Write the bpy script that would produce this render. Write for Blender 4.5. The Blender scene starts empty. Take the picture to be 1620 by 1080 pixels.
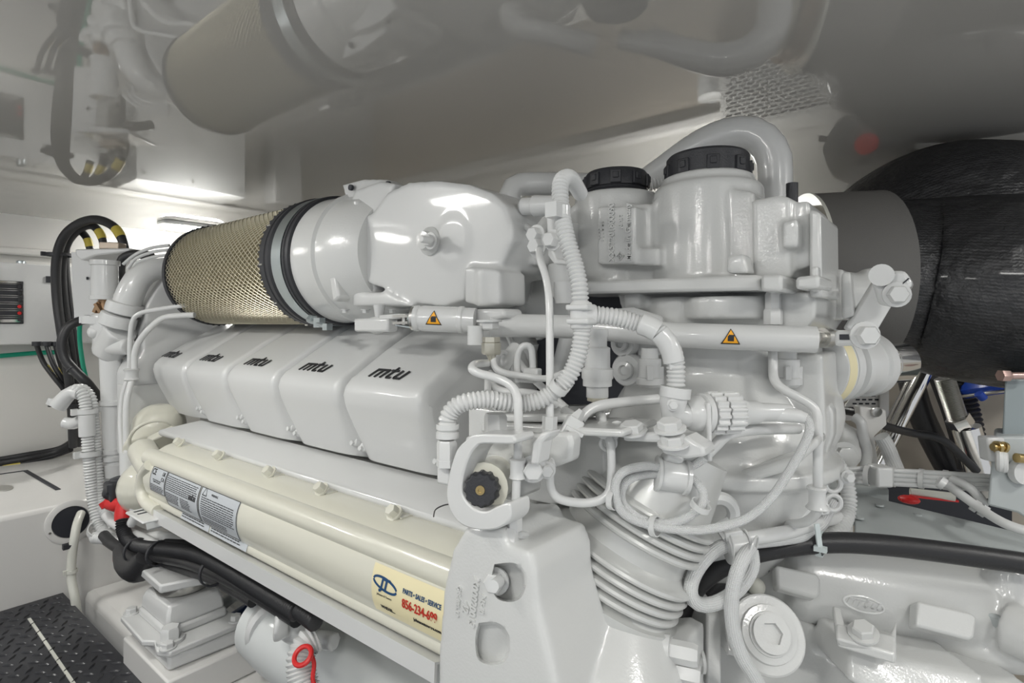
import bpy, bmesh, math, random
from mathutils import Vector, Matrix
random.seed(7)
S = bpy.context.scene
COL = S.collection
# ---------------------------------------------------------------- camera, world, exposure
FPX = 890.0
CAMZ = 1.2
cd = bpy.data.cameras.new('camera'); cam = bpy.data.objects.new('camera', cd); COL.objects.link(cam)
cd.sensor_width = 36.0; cd.lens = 36.0 * FPX / 1620.0; cd.shift_y = -30.0 / 1620.0
cd.clip_start = 0.02
AZ = math.radians(38.7)                                  # heading: from +Y turned towards -X
cam.location = (0, 0, CAMZ); cam.rotation_euler = (math.pi / 2, 0, AZ)
S.camera = cam
FW = Vector((-math.sin(AZ), math.cos(AZ), 0)); RT = Vector((math.cos(AZ), math.sin(AZ), 0))
w = bpy.data.worlds.new('world'); S.world = w; w.use_nodes = True
w.node_tree.nodes['Background'].inputs[0].default_value = (0.93, 0.96, 1.0, 1)
w.node_tree.nodes['Background'].inputs[1].default_value = 0.34
S.view_settings.view_transform = 'Standard'; S.view_settings.look = 'None'
S.view_settings.gamma = 1.0; S.view_settings.use_curve_mapping = False
S.view_settings.exposure = 0.8
LAMP = 40.0                                              # strength of every ceiling lamp lens
# ---------------------------------------------------------------- materials
def mat(name, col, rough=.4, metal=0., coat=0., bump=0., bscale=200., emit=0., mottle=0., mscale=6., mcol=None, spec=.5):
    m = bpy.data.materials.new(name); m.use_nodes = True
    nt = m.node_tree; b = nt.nodes['Principled BSDF']
    c = (*col, 1)
    b.inputs['Base Color'].default_value = c
    b.inputs['Roughness'].default_value = rough; b.inputs['Metallic'].default_value = metal
    b.inputs['Coat Weight'].default_value = coat; b.inputs['Coat Roughness'].default_value = .06
    b.inputs['Specular IOR Level'].default_value = spec
    tc = nt.nodes.new('ShaderNodeTexCoord')
    if bump:
        n = nt.nodes.new('ShaderNodeTexNoise'); n.inputs['Scale'].default_value = bscale; n.inputs['Detail'].default_value = 2
        nt.links.new(tc.outputs['Object'], n.inputs['Vector'])
        bp = nt.nodes.new('ShaderNodeBump'); bp.inputs['Strength'].default_value = bump; bp.inputs['Distance'].default_value = .002
        nt.links.new(n.outputs['Fac'], bp.inputs['Height']); nt.links.new(bp.outputs['Normal'], b.inputs['Normal'])
        if coat: nt.links.new(bp.outputs['Normal'], b.inputs['Coat Normal'])
    if mottle:
        n = nt.nodes.new('ShaderNodeTexNoise'); n.inputs['Scale'].default_value = mscale; n.inputs['Detail'].default_value = 6
        nt.links.new(tc.outputs['Object'], n.inputs['Vector'])
        r = nt.nodes.new('ShaderNodeValToRGB'); r.color_ramp.elements[0].position = .35; r.color_ramp.elements[1].position = .65
        r.color_ramp.elements[0].color = (*(mcol or tuple(x * (1 - mottle) for x in col)), 1); r.color_ramp.elements[1].color = c
        nt.links.new(n.outputs['Fac'], r.inputs['Fac']); nt.links.new(r.outputs['Color'], b.inputs['Base Color'])
    if emit:
        b.inputs['Emission Color'].default_value = c; b.inputs['Emission Strength'].default_value = emit
    return m
WH = mat('white_engine_paint', (.64, .645, .64), .3, coat=.6, bump=.06, bscale=90)
WC = mat('white_cast_paint', (.63, .635, .625), .32, coat=.6, bump=.11, bscale=330)
WR = mat('white_rocker_paint', (.62, .625, .62), .36, coat=.3, bump=.03, bscale=60)
WT = mat('white_tube_paint', (.65, .655, .65), .3, coat=.5)
CR = mat('cream_paint', (.66, .648, .56), .3, coat=.6, bump=.05, bscale=90)
GW = mat('grey_white_paint', (.62, .64, .635), .4, coat=.2, bump=.08, bscale=150)
GEL = mat('gelcoat_white', (.72, .71, .69), .35, coat=.3, bump=.03, bscale=40)
WALLM = mat('gelcoat_wall', (.70, .69, .66), .45, coat=.2, bump=.05, bscale=60)
CEIL = mat('gelcoat_ceiling', (.48, .465, .44), .03, spec=1.0)
CEIL.node_tree.nodes['Principled BSDF'].inputs['IOR'].default_value = 1.9
BLK = mat('black_rubber', (.022, .022, .024), .42, bump=.15, bscale=300)
BLP = mat('black_plastic', (.028, .029, .034), .45, bump=.2, bscale=500)
CHR = mat('chrome', (.85, .84, .82), .08, 1)
STL = mat('brushed_steel', (.62, .61, .58), .28, 1, bump=.1, bscale=400)
ZNC = mat('zinc_band', (.60, .66, .68), .3, 1)
BRS = mat('brass', (.5, .38, .18), .3, 1)
BRN = mat('bronze_brown', (.33, .21, .12), .4, .7)
RED = mat('red_rubber', (.62, .02, .02), .4)
BLU = mat('blue_plastic', (.01, .06, .42), .3)
GRN = mat('green_hose', (.0, .28, .17), .4)
YEL = mat('yellow_tape', (.62, .5, .08), .5)
ORA = mat('orange_sticker', (.95, .43, .02), .5)
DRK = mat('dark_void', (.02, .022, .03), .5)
INK = mat('black_ink', (.02, .02, .022), .5)
NAVY = mat('navy_ink', (.01, .06, .16), .5)
REDI = mat('red_ink', (.5, .03, .015), .5)
LBL = mat('silver_label', (.5, .53, .56), .35, .0, coat=.3)
STK = mat('cream_sticker', (.80, .72, .46), .4, coat=.3)
SLV = mat('grey_sleeve_cloth', (.13, .126, .12), .7, bump=.3, bscale=900)
PLT = mat('filter_pleat', (.27, .235, .14), .8)
WIR = mat('filter_wire', (.62, .58, .45), .4, .5)
BEL = mat('bellows_metal', (.66, .665, .65), .3, .25, coat=.3, mottle=.12, mscale=14)
PNL = mat('panel_grey', (.46, .49, .49), .45, mottle=.08, mscale=9)
GLS = mat('lamp_lens', (1, .99, .95), .5, emit=LAMP)
HOSEW = mat('clear_white_hose', (.66, .66, .60), .35, coat=.2)
def braid_mat():
    m = mat('braided_sleeve', (.66, .67, .67), .5); nt = m.node_tree; b = nt.nodes['Principled BSDF']
    uv = nt.nodes.new('ShaderNodeUVMap'); sp = nt.nodes.new('ShaderNodeSeparateXYZ'); nt.links.new(uv.outputs[0], sp.inputs[0])
    def M_(op, a, c=None, v=None):
        n = nt.nodes.new('ShaderNodeMath'); n.operation = op
        nt.links.new(a, n.inputs[0])
        if c is not None: nt.links.new(c, n.inputs[1])
        elif v is not None: n.inputs[1].default_value = v
        return n.outputs[0]
    U = M_('MULTIPLY', sp.outputs[0], v=2 * math.pi * 10); V = M_('MULTIPLY', sp.outputs[1], v=2 * math.pi * 380)
    h = M_('MULTIPLY', M_('SINE', M_('ADD', U, V)), M_('SINE', M_('SUBTRACT', U, V)))
    bp = nt.nodes.new('ShaderNodeBump'); bp.inputs['Strength'].default_value = .6; bp.inputs['Distance'].default_value = .0008
    nt.links.new(h, bp.inputs['Height']); nt.links.new(bp.outputs[0], b.inputs['Normal'])
    r = nt.nodes.new('ShaderNodeValToRGB'); r.color_ramp.elements[0].color = (.6, .605, .605, 1); r.color_ramp.elements[1].color = (.76, .77, .77, 1)
    nt.links.new(M_('ADD', M_('MULTIPLY', h, v=.5), v=.5), r.inputs[0]); nt.links.new(r.outputs[0], b.inputs['Base Color'])
    return m
BRD = braid_mat()
def rubber_wrap():
    m = mat('wrapped_rubber', (.018, .018, .02), .27, coat=.15); nt = m.node_tree; b = nt.nodes['Principled BSDF']
    uv = nt.nodes.new('ShaderNodeUVMap'); mp = nt.nodes.new('ShaderNodeMapping'); mp.inputs['Scale'].default_value = (1, 6, 1)
    nt.links.new(uv.outputs[0], mp.inputs[0])
    wv = nt.nodes.new('ShaderNodeTexWave'); wv.inputs['Scale'].default_value = 60; wv.inputs['Distortion'].default_value = 3; wv.bands_direction = 'X'
    ns = nt.nodes.new('ShaderNodeTexNoise'); ns.inputs['Scale'].default_value = 7; ns.inputs['Detail'].default_value = 8
    nt.links.new(mp.outputs[0], wv.inputs[0])
    tc = nt.nodes.new('ShaderNodeTexCoord'); nt.links.new(tc.outputs['Object'], ns.inputs[0])
    mx = nt.nodes.new('ShaderNodeMath'); mx.operation = 'MULTIPLY_ADD'; mx.inputs[1].default_value = .006
    nt.links.new(wv.outputs['Fac'], mx.inputs[0]); nt.links.new(ns.outputs['Fac'], mx.inputs[2])
    bp = nt.nodes.new('ShaderNodeBump'); bp.inputs['Strength'].default_value = .9; bp.inputs['Distance'].default_value = .05
    nt.links.new(mx.outputs[0], bp.inputs['Height']); nt.links.new(bp.outputs[0], b.inputs['Normal'])
    r = nt.nodes.new('ShaderNodeMapRange'); r.inputs[3].default_value = .18; r.inputs[4].default_value = .5
    nt.links.new(ns.outputs['Fac'], r.inputs[0]); nt.links.new(r.outputs[0], b.inputs['Roughness'])
    return m
WRAP = rubber_wrap()
# ---------------------------------------------------------------- points in the place (relative to eye level, read through the lens)
def P(x, y, t): u = (x - 810) / FPX; v = (510 - y) / FPX; return Vector((0, 0, CAMZ)) + (FW + RT * u + Vector((0, 0, v))) * t
def _d(x): u = (x - 810) / FPX; return FW + RT * u
def PY(x, y, Y): return P(x, y, Y / _d(x).y)
def PX(x, y, X): return P(x, y, X / _d(x).x)
def PZ(x, y, Z): return P(x, y, Z / ((510 - y) / FPX))
def W(x, y, z): return Vector((x, y, z + CAMZ))
def basis(a):
    a = Vector(a).normalized(); h = Vector((0, 0, 1)) if abs(a.z) < .9 else Vector((1, 0, 0))
    e1 = h.cross(a).normalized(); e2 = a.cross(e1).normalized(); return e1, e2, a
def crom(pts, n):
    """Catmull-Rom through pts (any vector length)"""
    out = []; L = len(pts)
    for i in range(L - 1):
        p0 = pts[max(i - 1, 0)]; p1 = pts[i]; p2 = pts[i + 1]; p3 = pts[min(i + 2, L - 1)]
        for k in range(n):
            s = k / n
            out.append(.5 * ((2 * p1) + (p2 - p0) * s + (2 * p0 - 5 * p1 + 4 * p2 - p3) * s * s + (3 * p1 - p0 - 3 * p2 + p3) * s ** 3))
    out.append(pts[-1].copy()); return out
def resample(pts, step):
    d = [0]
    for a, b in zip(pts, pts[1:]): d.append(d[-1] + (b - a).length)
    n = max(2, int(d[-1] / step)); out = []; j = 0
    for k in range(n + 1):
        s = d[-1] * k / n
        while j < len(d) - 2 and d[j + 1] < s: j += 1
        f = (s - d[j]) / max(1e-9, d[j + 1] - d[j]); out.append(pts[j].lerp(pts[j + 1], f))
    return out
class MB:
    def __init__(s): s.v = []; s.f = []; s.uv = {}
    def grid(s, rings, close=True, cap=True, uvs=None):
        b = len(s.v); n = len(rings[0]); m = len(rings)
        for r in rings: s.v += [tuple(p) for p in r]
        for i in range(m - 1):
            for k in range(n if close else n - 1):
                k2 = (k + 1) % n
                s.f.append((b + i * n + k, b + i * n + k2, b + (i + 1) * n + k2, b + (i + 1) * n + k))
                if uvs: s.uv[len(s.f) - 1] = ((k / n, uvs[i]), ((k + 1) / n, uvs[i]), ((k + 1) / n, uvs[i + 1]), (k / n, uvs[i + 1]))
        if cap: s.f.append(tuple(range(b + n - 1, b - 1, -1))); s.f.append(tuple(range(b + (m - 1) * n, b + m * n)))
        return s
    def tube(s, pts, r, seg=14, step=None, ribs=None, smooth=True, rib_d=.27):
        """r: one radius, or one per point; ribs: pitch of corrugation"""
        rr = r if isinstance(r, (list, tuple)) else [r] * len(pts)
        q = [Vector((*p, a)) for p, a in zip(pts, rr)]
        if smooth and len(q) > 2: q = crom(q, 10)
        rm = sum(rr) / len(rr)
        q = resample(q, (ribs / 4 if ribs else (step or max(rm * .8, .002))))
        c = [v.to_3d() for v in q]; rad = [v[3] for v in q]
        if ribs: rad = [a * (1 + rib_d * (.5, 1, .5, -.6)[i % 4] * .6) for i, a in enumerate(rad)]
        T = [(c[min(i + 1, len(c) - 1)] - c[max(i - 1, 0)]).normalized() for i in range(len(c))]
        e1 = basis(T[0])[0]; rings = []; uvs = []; d = 0
        for i, (p, t, a) in enumerate(zip(c, T, rad)):
            e1 = (e1 - t * e1.dot(t)).normalized(); e2 = t.cross(e1)
            rings.append([p + (e1 * math.cos(2 * math.pi * k / seg) + e2 * math.sin(2 * math.pi * k / seg)) * a for k in range(seg)])
            if i: d += (c[i] - c[i - 1]).length
            uvs.append(d)
        return s.grid(rings, uvs=uvs)
    def rod(s, a, b, r0, r1=None, seg=20):
        r1 = r0 if r1 is None else r1; return s.lathe(a, b - a, [(0, r0), ((b - a).length, r1)], seg)
    def lathe(s, o, axis, prof, seg=32, sy=1.0, up=None):
        e1, e2, a = basis(axis)
        if up is not None: e2 = (Vector(up) - a * a.dot(Vector(up))).normalized(); e1 = e2.cross(a)
        rings = []; uvs = []
        for h, r in prof:
            rings.append([Vector(o) + a * h + (e1 * math.cos(2 * math.pi * k / seg) + e2 * math.sin(2 * math.pi * k / seg) * sy) * r for k in range(seg)]); uvs.append(h)
        return s.grid(rings, uvs=uvs)
    def box(s, c, size, ax=None):
        X, Y, Z = ax or (Vector((1, 0, 0)), Vector((0, 1, 0)), Vector((0, 0, 1)))
        hx, hy, hz = size[0] / 2, size[1] / 2, size[2] / 2
        r = [[Vector(c) + X * (a * hx) + Y * (b_ * hy) + Z * (k * hz) for a, b_ in ((-1, -1), (1, -1), (1, 1), (-1, 1))] for k in (-1, 1)]
        return s.grid(r)
    def bx(s, x0, x1, y0, y1, z0, z1): return s.box(W((x0 + x1) / 2, (y0 + y1) / 2, (z0 + z1) / 2), (abs(x1 - x0), abs(y1 - y0), abs(z1 - z0)))
    def prism(s, poly, d):
        d = Vector(d); return s.grid([[Vector(p) for p in poly], [Vector(p) + d for p in poly]])
    def ypoly(s, px, Y, depth): return s.prism([PY(x, y, Y) for x, y in px], (0, depth, 0))
    def bar(s, a, b, wd, th, up=(0, 0, 1)):
        a = Vector(a); b = Vector(b); t = (b - a).normalized(); e = t.cross(Vector(up)).normalized(); n = e.cross(t)
        return s.box((a + b) / 2, ((b - a).length, wd, th), (t, e, n))
    def ball(s, c, r, seg=20, sc=(1, 1, 1)):
        rings = []
        for i in range(1, seg // 2):
            th = math.pi * i / (seg // 2)
            rings.append([Vector(c) + Vector((math.sin(th) * math.cos(2 * math.pi * k / seg) * sc[0], math.sin(th) * math.sin(2 * math.pi * k / seg) * sc[1], -math.cos(th) * sc[2])) * r for k in range(seg)])
        return s.grid(rings)
    def hexb(s, p, axis, r, h, washer=True):
        e1, e2, a = basis(axis); p = Vector(p)
        if washer: s.lathe(p, a, [(0, r * 1.35), (h * .25, r * 1.35)], 20); p = p + a * h * .2
        rings = [[p + a * q + (e1 * math.cos(math.pi * k / 3) + e2 * math.sin(math.pi * k / 3)) * r * f for k in range(6)] for q, f in ((0, 1), (h * .85, 1), (h, .86))]
        return s.grid(rings)
    def torus(s, c, axis, R, r, seg=32, m=8, arc=(0, 2 * math.pi)):
        e1, e2, a = basis(axis); full = abs(arc[1] - arc[0] - 2 * math.pi) < .01
        n = seg; pts = [Vector(c) + (e1 * math.cos(arc[0] + (arc[1] - arc[0]) * k / n) + e2 * math.sin(arc[0] + (arc[1] - arc[0]) * k / n)) * R for k in range(n + 1)]
        rings = []
        for k, p in enumerate(pts):
            o = (p - Vector(c)).normalized()
            rings.append([p + (o * math.cos(2 * math.pi * j / m) + a * math.sin(2 * math.pi * j / m)) * r for j in range(m)])
        return s.grid(rings, cap=not full)
def hexhole(p, axis, R, r, depth):
    """round face with a hexagon socket sunk into it"""
    e1, e2, a = basis(axis); p = Vector(p); n = 48; mb = MB()
    def hx(k):
        t = 2 * math.pi * k / n; s = (t % (math.pi / 3)) - math.pi / 6; return r * math.cos(math.pi / 6) / math.cos(s), t
    rings = [[p + a * h + (e1 * math.cos(2 * math.pi * k / n) + e2 * math.sin(2 * math.pi * k / n)) * q for k in range(n)] for h, q in ((-depth, R), (0, R))]
    for h in (0, -depth): rings.append([p + a * h + (e1 * math.cos(hx(k)[1]) + e2 * math.sin(hx(k)[1])) * hx(k)[0] for k in range(n)])
    rings.append([p - a * depth + (e1 * math.cos(hx(k)[1]) + e2 * math.sin(hx(k)[1])) * .001 for k in range(n)])
    return mb.grid(rings)
def carve(o, cutters):
    """sink pockets into a cast part and keep the result as its mesh"""
    tmp = []
    for mb in cutters:
        c = obj('cut', mb, o.data.materials[0], None); tmp.append(c)
        b = o.modifiers.new('pocket', 'BOOLEAN'); b.operation = 'DIFFERENCE'; b.object = c; b.solver = 'EXACT'
    bpy.context.view_layer.update()
    me = bpy.data.meshes.new_from_object(o.evaluated_get(bpy.context.evaluated_depsgraph_get()))
    o.modifiers.clear(); o.data = me; me.shade_smooth(); me.set_sharp_from_angle(angle=math.radians(50))
    for c in tmp: bpy.data.objects.remove(c)
def wloc(o):
    l = Vector((0, 0, 0))
    while o: l += o.location; o = o.parent
    return l
def obj(name, mb, m, parent=None, bev=0, cast=0, sm=4, label=None, kind=None, angle=38, mods=None):
    me = bpy.data.meshes.new(name); off = wloc(parent)
    if parent is None:                                   # a thing of one mesh: origin at its base
        xs = [v[0] for v in mb.v]; ys = [v[1] for v in mb.v]; zs = [v[2] for v in mb.v]
        off = Vector(((min(xs) + max(xs)) / 2, (min(ys) + max(ys)) / 2, min(zs)))
    me.from_pydata([tuple(Vector(v) - off) for v in mb.v], [], mb.f)
    if mb.uv:
        ul = me.uv_layers.new(name='UVMap')
        for fi, uv in mb.uv.items():
            p = me.polygons[fi]
            for k, li in enumerate(p.loop_indices): ul.data[li].uv = uv[k]
    bm = bmesh.new(); bm.from_mesh(me); bmesh.ops.recalc_face_normals(bm, faces=bm.faces)
    bm.to_mesh(me); bm.free()
    me.shade_smooth(); me.set_sharp_from_angle(angle=math.radians(angle))
    me.materials.append(m)
    o = bpy.data.objects.new(name, me); COL.objects.link(o)
    if parent: o.parent = parent
    else: o.location = off
    if bev:
        b = o.modifiers.new('bevel', 'BEVEL'); b.width = bev; b.segments = 2; b.limit_method = 'ANGLE'; b.angle_limit = math.radians(40); b.use_clamp_overlap = True
        b.harden_normals = False
    if cast:
        r = o.modifiers.new('remesh', 'REMESH'); r.mode = 'VOXEL'; r.voxel_size = cast; r.use_smooth_shade = True
        q = o.modifiers.new('smooth', 'SMOOTH'); q.factor = .6; q.iterations = sm
    if label: o['label'] = label
    if kind: o['kind'] = kind
    return o
def tag(o, label=None, cat=None, group=None, kind=None):
    for k, v in (('label', label), ('category', cat), ('group', group), ('kind', kind)):
        if v: o[k] = v
    return o
def thing(name, loc, label, cat, group=None):
    o = bpy.data.objects.new(name, None); o.empty_display_size = .05; COL.objects.link(o); o.location = loc
    return tag(o, label, cat, group)
def struct(name, mb, m, parent=None, **k): return obj(name, mb, m, parent, kind=None if parent else 'structure', **k)
def copy_tree(o, parent=None):
    c = o.copy(); COL.objects.link(c); c.parent = parent
    for ch in list(o.children): copy_tree(ch, c)
    return c
def text_mb(body, size, fn, extrude=.0006, shear=0., ax='CENTER', bold=0.):
    """letters as mesh; fn maps (x, y, h) of the flat lettering to a point"""
    cu = bpy.data.curves.new('t', 'FONT'); cu.body = body; cu.size = size; cu.align_x = ax; cu.align_y = 'CENTER'; cu.extrude = extrude; cu.shear = shear; cu.offset = bold
    o = bpy.data.objects.new('t', cu); COL.objects.link(o); bpy.context.view_layer.update()
    me = bpy.data.meshes.new_from_object(o.evaluated_get(bpy.context.evaluated_depsgraph_get()))
    mb = MB(); mb.v = [tuple(fn(v.co.x, v.co.y, v.co.z)) for v in me.vertices]; mb.f = [tuple(p.vertices) for p in me.polygons]
    bpy.data.objects.remove(o); bpy.data.meshes.remove(me); bpy.data.curves.remove(cu); return mb
def plane_fn(o, ex, ey):
    ex = Vector(ex).normalized(); ey = Vector(ey).normalized(); n = ex.cross(ey).normalized()
    return lambda x, y, h: Vector(o) + ex * x + ey * y + n * h
def strokes(mb, lines, wd, fn, th=.0008, sc=1.):
    """thick flat strokes for logos; lines of 2D points"""
    for L in lines:
        for a, b in zip(L, L[1:]):
            a = Vector(a); b = Vector(b); t = (b - a).normalized(); n = Vector((-t.y, t.x)) * wd / 2; a = a - t * wd * .35; b = b + t * wd * .35
            q = [a + n, b + n, b - n, a - n]
            mb.grid([[fn(p.x * sc, p.y * sc, h) for p in q] for h in (-th, th)])
    return mb
# the maker's wordmark: three linked slanted letters m t u
MTU = [[(0, 0), (.2, .75), (1.35, .75), (1.15, 0)], [(.58, 0), (.78, .75)],
       [(1.98, 1.05), (1.73, .1), (1.8, 0), (2.12, 0)], [(1.64, .75), (2.25, .75)],
       [(2.66, .75), (2.48, .1), (2.55, 0), (3.05, 0), (3.27, .75)]]
def mtu(fn, size, m, parent, name='wordmark', wd=.17):
    return obj(name, strokes(MB(), MTU, wd, lambda x, y, h: fn(x - 1.64 * size, y - .4 * size, h), sc=size, th=.0005), m, parent)
def tp(pts): return [P(*p) for p in pts]
# ================================================================= LARGE STRUCTURE
ZC = .38                                                  # ceiling above eye level
XB = -2.6                                                 # bulkhead on the left
YW = 2.0                                                  # hull side beyond the engine
struct('ceiling', MB().bx(XB - .05, 1.6, -1.3, YW + .05, ZC, ZC + .05), CEIL)
struct('floor', MB().bx(XB - .05, 1.6, -1.3, YW + .05, -1.2, -1.15), GW)
wl = struct('wall_left', MB().bx(XB - .06, XB, -1.3, YW + .05, -1.15, ZC), WALLM)
wb = struct('wall_back', MB().bx(XB, 1.6, YW, YW + .06, -1.15, ZC), WALLM)
# raised ledge in front of the bulkhead with a round opening in its face
LX = -1.89
m = MB().bx(XB, LX, -1.3, 1.25, -1.15, -.49)
led = struct('trim_1', m, GEL, bev=.012)
HC = PX(112, 825, LX)
m = MB().lathe(HC - Vector((.004, 0, 0)), (1, 0, 0), [(0, .04), (0, .058), (.007, .058), (.009, .054), (.009, .043), (.003, .040), (0, .04)], 40)
rg = obj('opening_ring', m, GEL, led)
m = MB().lathe(HC + Vector((.001, 0, 0)), (1, 0, 0), [(0, .041), (.003, .041)], 32); obj('opening', m, DRK, led)
m = MB()
for a in (20, 200): m.lathe(HC + Vector((.004, math.cos(math.radians(a)) * .049, math.sin(math.radians(a)) * .049)), (1, 0, 0), [(0, .003), (.003, .003)], 10)
obj('ring_screw', m, STL, rg)
# hatch lid in the ledge: thin dark groove and a recessed finger pull
m = MB()
m.bar(PZ(92, 774, -.4885), PZ(40, 744, -.4885), .012, .002); m.bar(PZ(40, 744, -.4885), PZ(-60, 758, -.4885), .004, .002)
obj('hatch_groove', m, DRK, led)
obj('finger_pull', MB().lathe(PZ(8, 772, -.489), (0, 0, 1), [(0, .018), (.002, .018)], 24, sy=2), STL, led)
# engine bearer (stringer) and far bearer
st = struct('trim_2', MB().bx(LX, .75, .47, .70, -1.15, -.735), GEL, bev=.02)
struct('trim_3', MB().bx(LX, .75, 1.30, 1.50, -1.15, -.735), GEL, bev=.02)
# rail running along the hull side and the rail on the bulkhead (seen mirrored in the ceiling)
struct('trim_4', MB().bx(XB, 1.6, YW - .05, YW, .03, .075), GEL, bev=.012)
struct('trim_5', MB().bx(XB, XB + .035, -1.3, YW - .06, .235, .262), WALLM, bev=.008)
# lower band of the hull side is duller
struct('baseboard_back', MB().bx(XB, 1.6, YW - .012, YW, -1.15, -.02), mat('hull_side_tan', (.52, .47, .40), .6, bump=.1, bscale=60))
# ================================================================= CEILING LAMPS: one in view, the others added out of view
def lamp(x, y, label, rot=0, sx=.115, sy=.055, first=[None]):
    if first[0] is None:
        t = thing('ceiling_light', W(0, 0, ZC), label, 'light', 'low profile ceiling lights')
        m = MB(); pr = [(-.5, -.3), (-.38, -.5), (.38, -.5), (.5, -.3), (.5, .3), (.38, .5), (-.38, .5), (-.5, .3)]
        rr = [[W(a * 2 * sx * k, b * 2 * sy * k, ZC - h) for a, b in pr] for h, k in ((.0005, 1.0), (.010, 1.0), (.016, .92))]
        obj('frame', m.grid(rr), WH, t, bev=.002)
        rr = [[W(a * 2 * sx * k, b * 2 * sy * k, ZC - h) for a, b in pr] for h, k in ((.0155, .86), (.022, .86), (.026, .78))]
        obj('lens', MB().grid(rr), GLS, t); first[0] = t
    else: t = copy_tree(first[0]); t['label'] = label
    t.location = W(x, y, ZC); t.rotation_euler.z = rot; return t
lamp(-2.33, .93, 'lit ceiling light above the air filter near the left bulkhead', math.pi / 2)
for x, y, r, l in [(-1.9, -.35, 1.2, 'added unseen ceiling light over the walkway end nearest the bulkhead'), (-1.15, .0, 0, 'added unseen ceiling light over the walkway beside the air filter'),  # unseen lamps added to brighten the engine fronts and the far wall
                   (-.25, -.25, 0, 'added unseen ceiling light just behind the viewer over the walkway'), (.35, -.75, 0, 'added unseen ceiling light far behind the viewer, to the right'),
                   (-.75, -.9, 0, 'added unseen ceiling light far behind the viewer, to the left'), (.55, .25, .5, 'added unseen ceiling light above the gearbox end of the engine'),
                   (.75, 1.0, 1.57, 'added unseen ceiling light beside the black exhaust hose'), (-.78, 1.72, 0, 'added unseen ceiling light along the hull side beyond the engine')]:
    lamp(x, y, l, r)
# ================================================================= LEFT BULKHEAD: control box, second box, cables
cb = thing('control_box', W(-2.53, .3, -.075), 'white control cabinet on the left bulkhead with a black gauge panel', 'electrical box')
obj('cabinet', MB().bx(XB + .001, -2.5, -.25, .70, -.075, .202), WH, cb, bev=.004)
fx = -2.499
def fb(y0, y1, z0, z1, d=.004, x=fx): return MB().bx(x, x + d, y0, y1, z0, z1)
a = PX(-14, 443, fx); b = PX(37, 512, fx)
pn = obj('gauge_panel', MB().box(Vector((fx + .002, (a.y + b.y) / 2, (a.z + b.z) / 2)), (.006, b.y - a.y, a.z - b.z)), BLP, cb, bev=.002)
hy = (b.y - a.y)
for i in range(6):
    zc = a.z - .018 - i * .0225
    m = MB(); n = 28; L = hy * .36; rr = .0082; pts = []
    for k in range(n):
        an = 2 * math.pi * k / n; pts.append(Vector((fx + .0058, (a.y + b.y) / 2 + math.cos(an) * rr + (L if math.cos(an) > 0 else -L), zc + math.sin(an) * rr)))
    pts.append(pts[0]); m.tube(pts, .0011, seg=6, smooth=False); obj('gauge_frame', m, CHR, pn)
    obj('indicator_light', MB().lathe(Vector((fx + .005, (a.y + b.y) / 2 + L, zc)), (1, 0, 0), [(0, .0055), (.003, .005)], 14), RED if i in (3, 4) else BLP, pn)
obj('lower_display', MB().bx(fx + .005, fx + .0062, a.y - 0 + .02, b.y - .03, 0, .001), BLP, pn) if False else None
m = MB().box(Vector((fx + .004, (a.y + b.y) / 2, b.z + .010)), (.003, hy * .86, .010)); obj('chrome_strip', m, CHR, pn)
m = MB().box(Vector((fx + .004, (a.y + b.y) / 2, a.z - .004)), (.003, hy * .86, .005)); obj('chrome_strip', m, CHR, pn)
a = PX(70, 434, fx); b = PX(92, 450, fx); obj('switch_plate', MB().box((a + b) / 2, (.006, .03, .022)), BLP, cb)
lk = obj('latch', MB().lathe(W(-2.56, .46, .202), (0, 0, 1), [(0, .014), (.01, .014), (.014, .008)], 18), ZNC, cb)
obj('door_seam', MB().bx(fx - .0005, fx + .0006, .395, .3965, -.06, .19), GW, cb)
eb = thing('equipment_box', W(-2.48, .95, -.14), 'deep white equipment cabinet on the left bulkhead behind the engine end', 'electrical box')
obj('cabinet', MB().bx(XB + .001, -2.36, .745, 1.15, -.14, .235), WH, eb, bev=.004)
for y in (.775, .94, 1.12):
    for z in (-.1, .06, .21): obj('screw', MB().lathe(W(-2.361, y, z), (1, 0, 0), [(0, .005), (.004, .004)], 10), STL, eb)
# small cabinets and bottles that the ceiling mirrors
t = tag(obj('junction_box', MB().bx(XB, -2.5, 1.35, 1.5, -.1, .2), WH, bev=.01), 'small white junction box on the left bulkhead, beyond both cabinets', 'electrical box')
# cable glands and cables out of the bottom of the control box
def cable(name, pts, r, m, label=None, cat='cable', group=None, parent=None, ribs=None, seg=12, parts=()):
    o = obj(name, MB().tube(tp(pts) if len(pts[0]) == 3 and not isinstance(pts[0], Vector) else pts, r, seg=seg, ribs=ribs), m, parent)
    if label: tag(o, label, cat, group)
    return o
def tie(p, axis, R, m, parent, wd=.005, name='cable_tie', tail=True):
    """a strap around a bundle: ring band plus its little lock"""
    e1, e2, a = basis(axis)
    mb = MB()
    rr = [[Vector(p) + a * q + (e1 * math.cos(2 * math.pi * k / 24) + e2 * math.sin(2 * math.pi * k / 24)) * R * s for q, s in ((-wd / 2, .98), (-wd / 2, 1.1), (wd / 2, 1.1), (wd / 2, .98))] for k in range(25)]
    mb.grid(rr, cap=False)
    if tail: mb.box(Vector(p) + e1 * R * 1.2, (wd * 1.3, wd * 1.2, wd * 1.2), (a, e1, e2))
    return obj(name, mb, m, parent)
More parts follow.
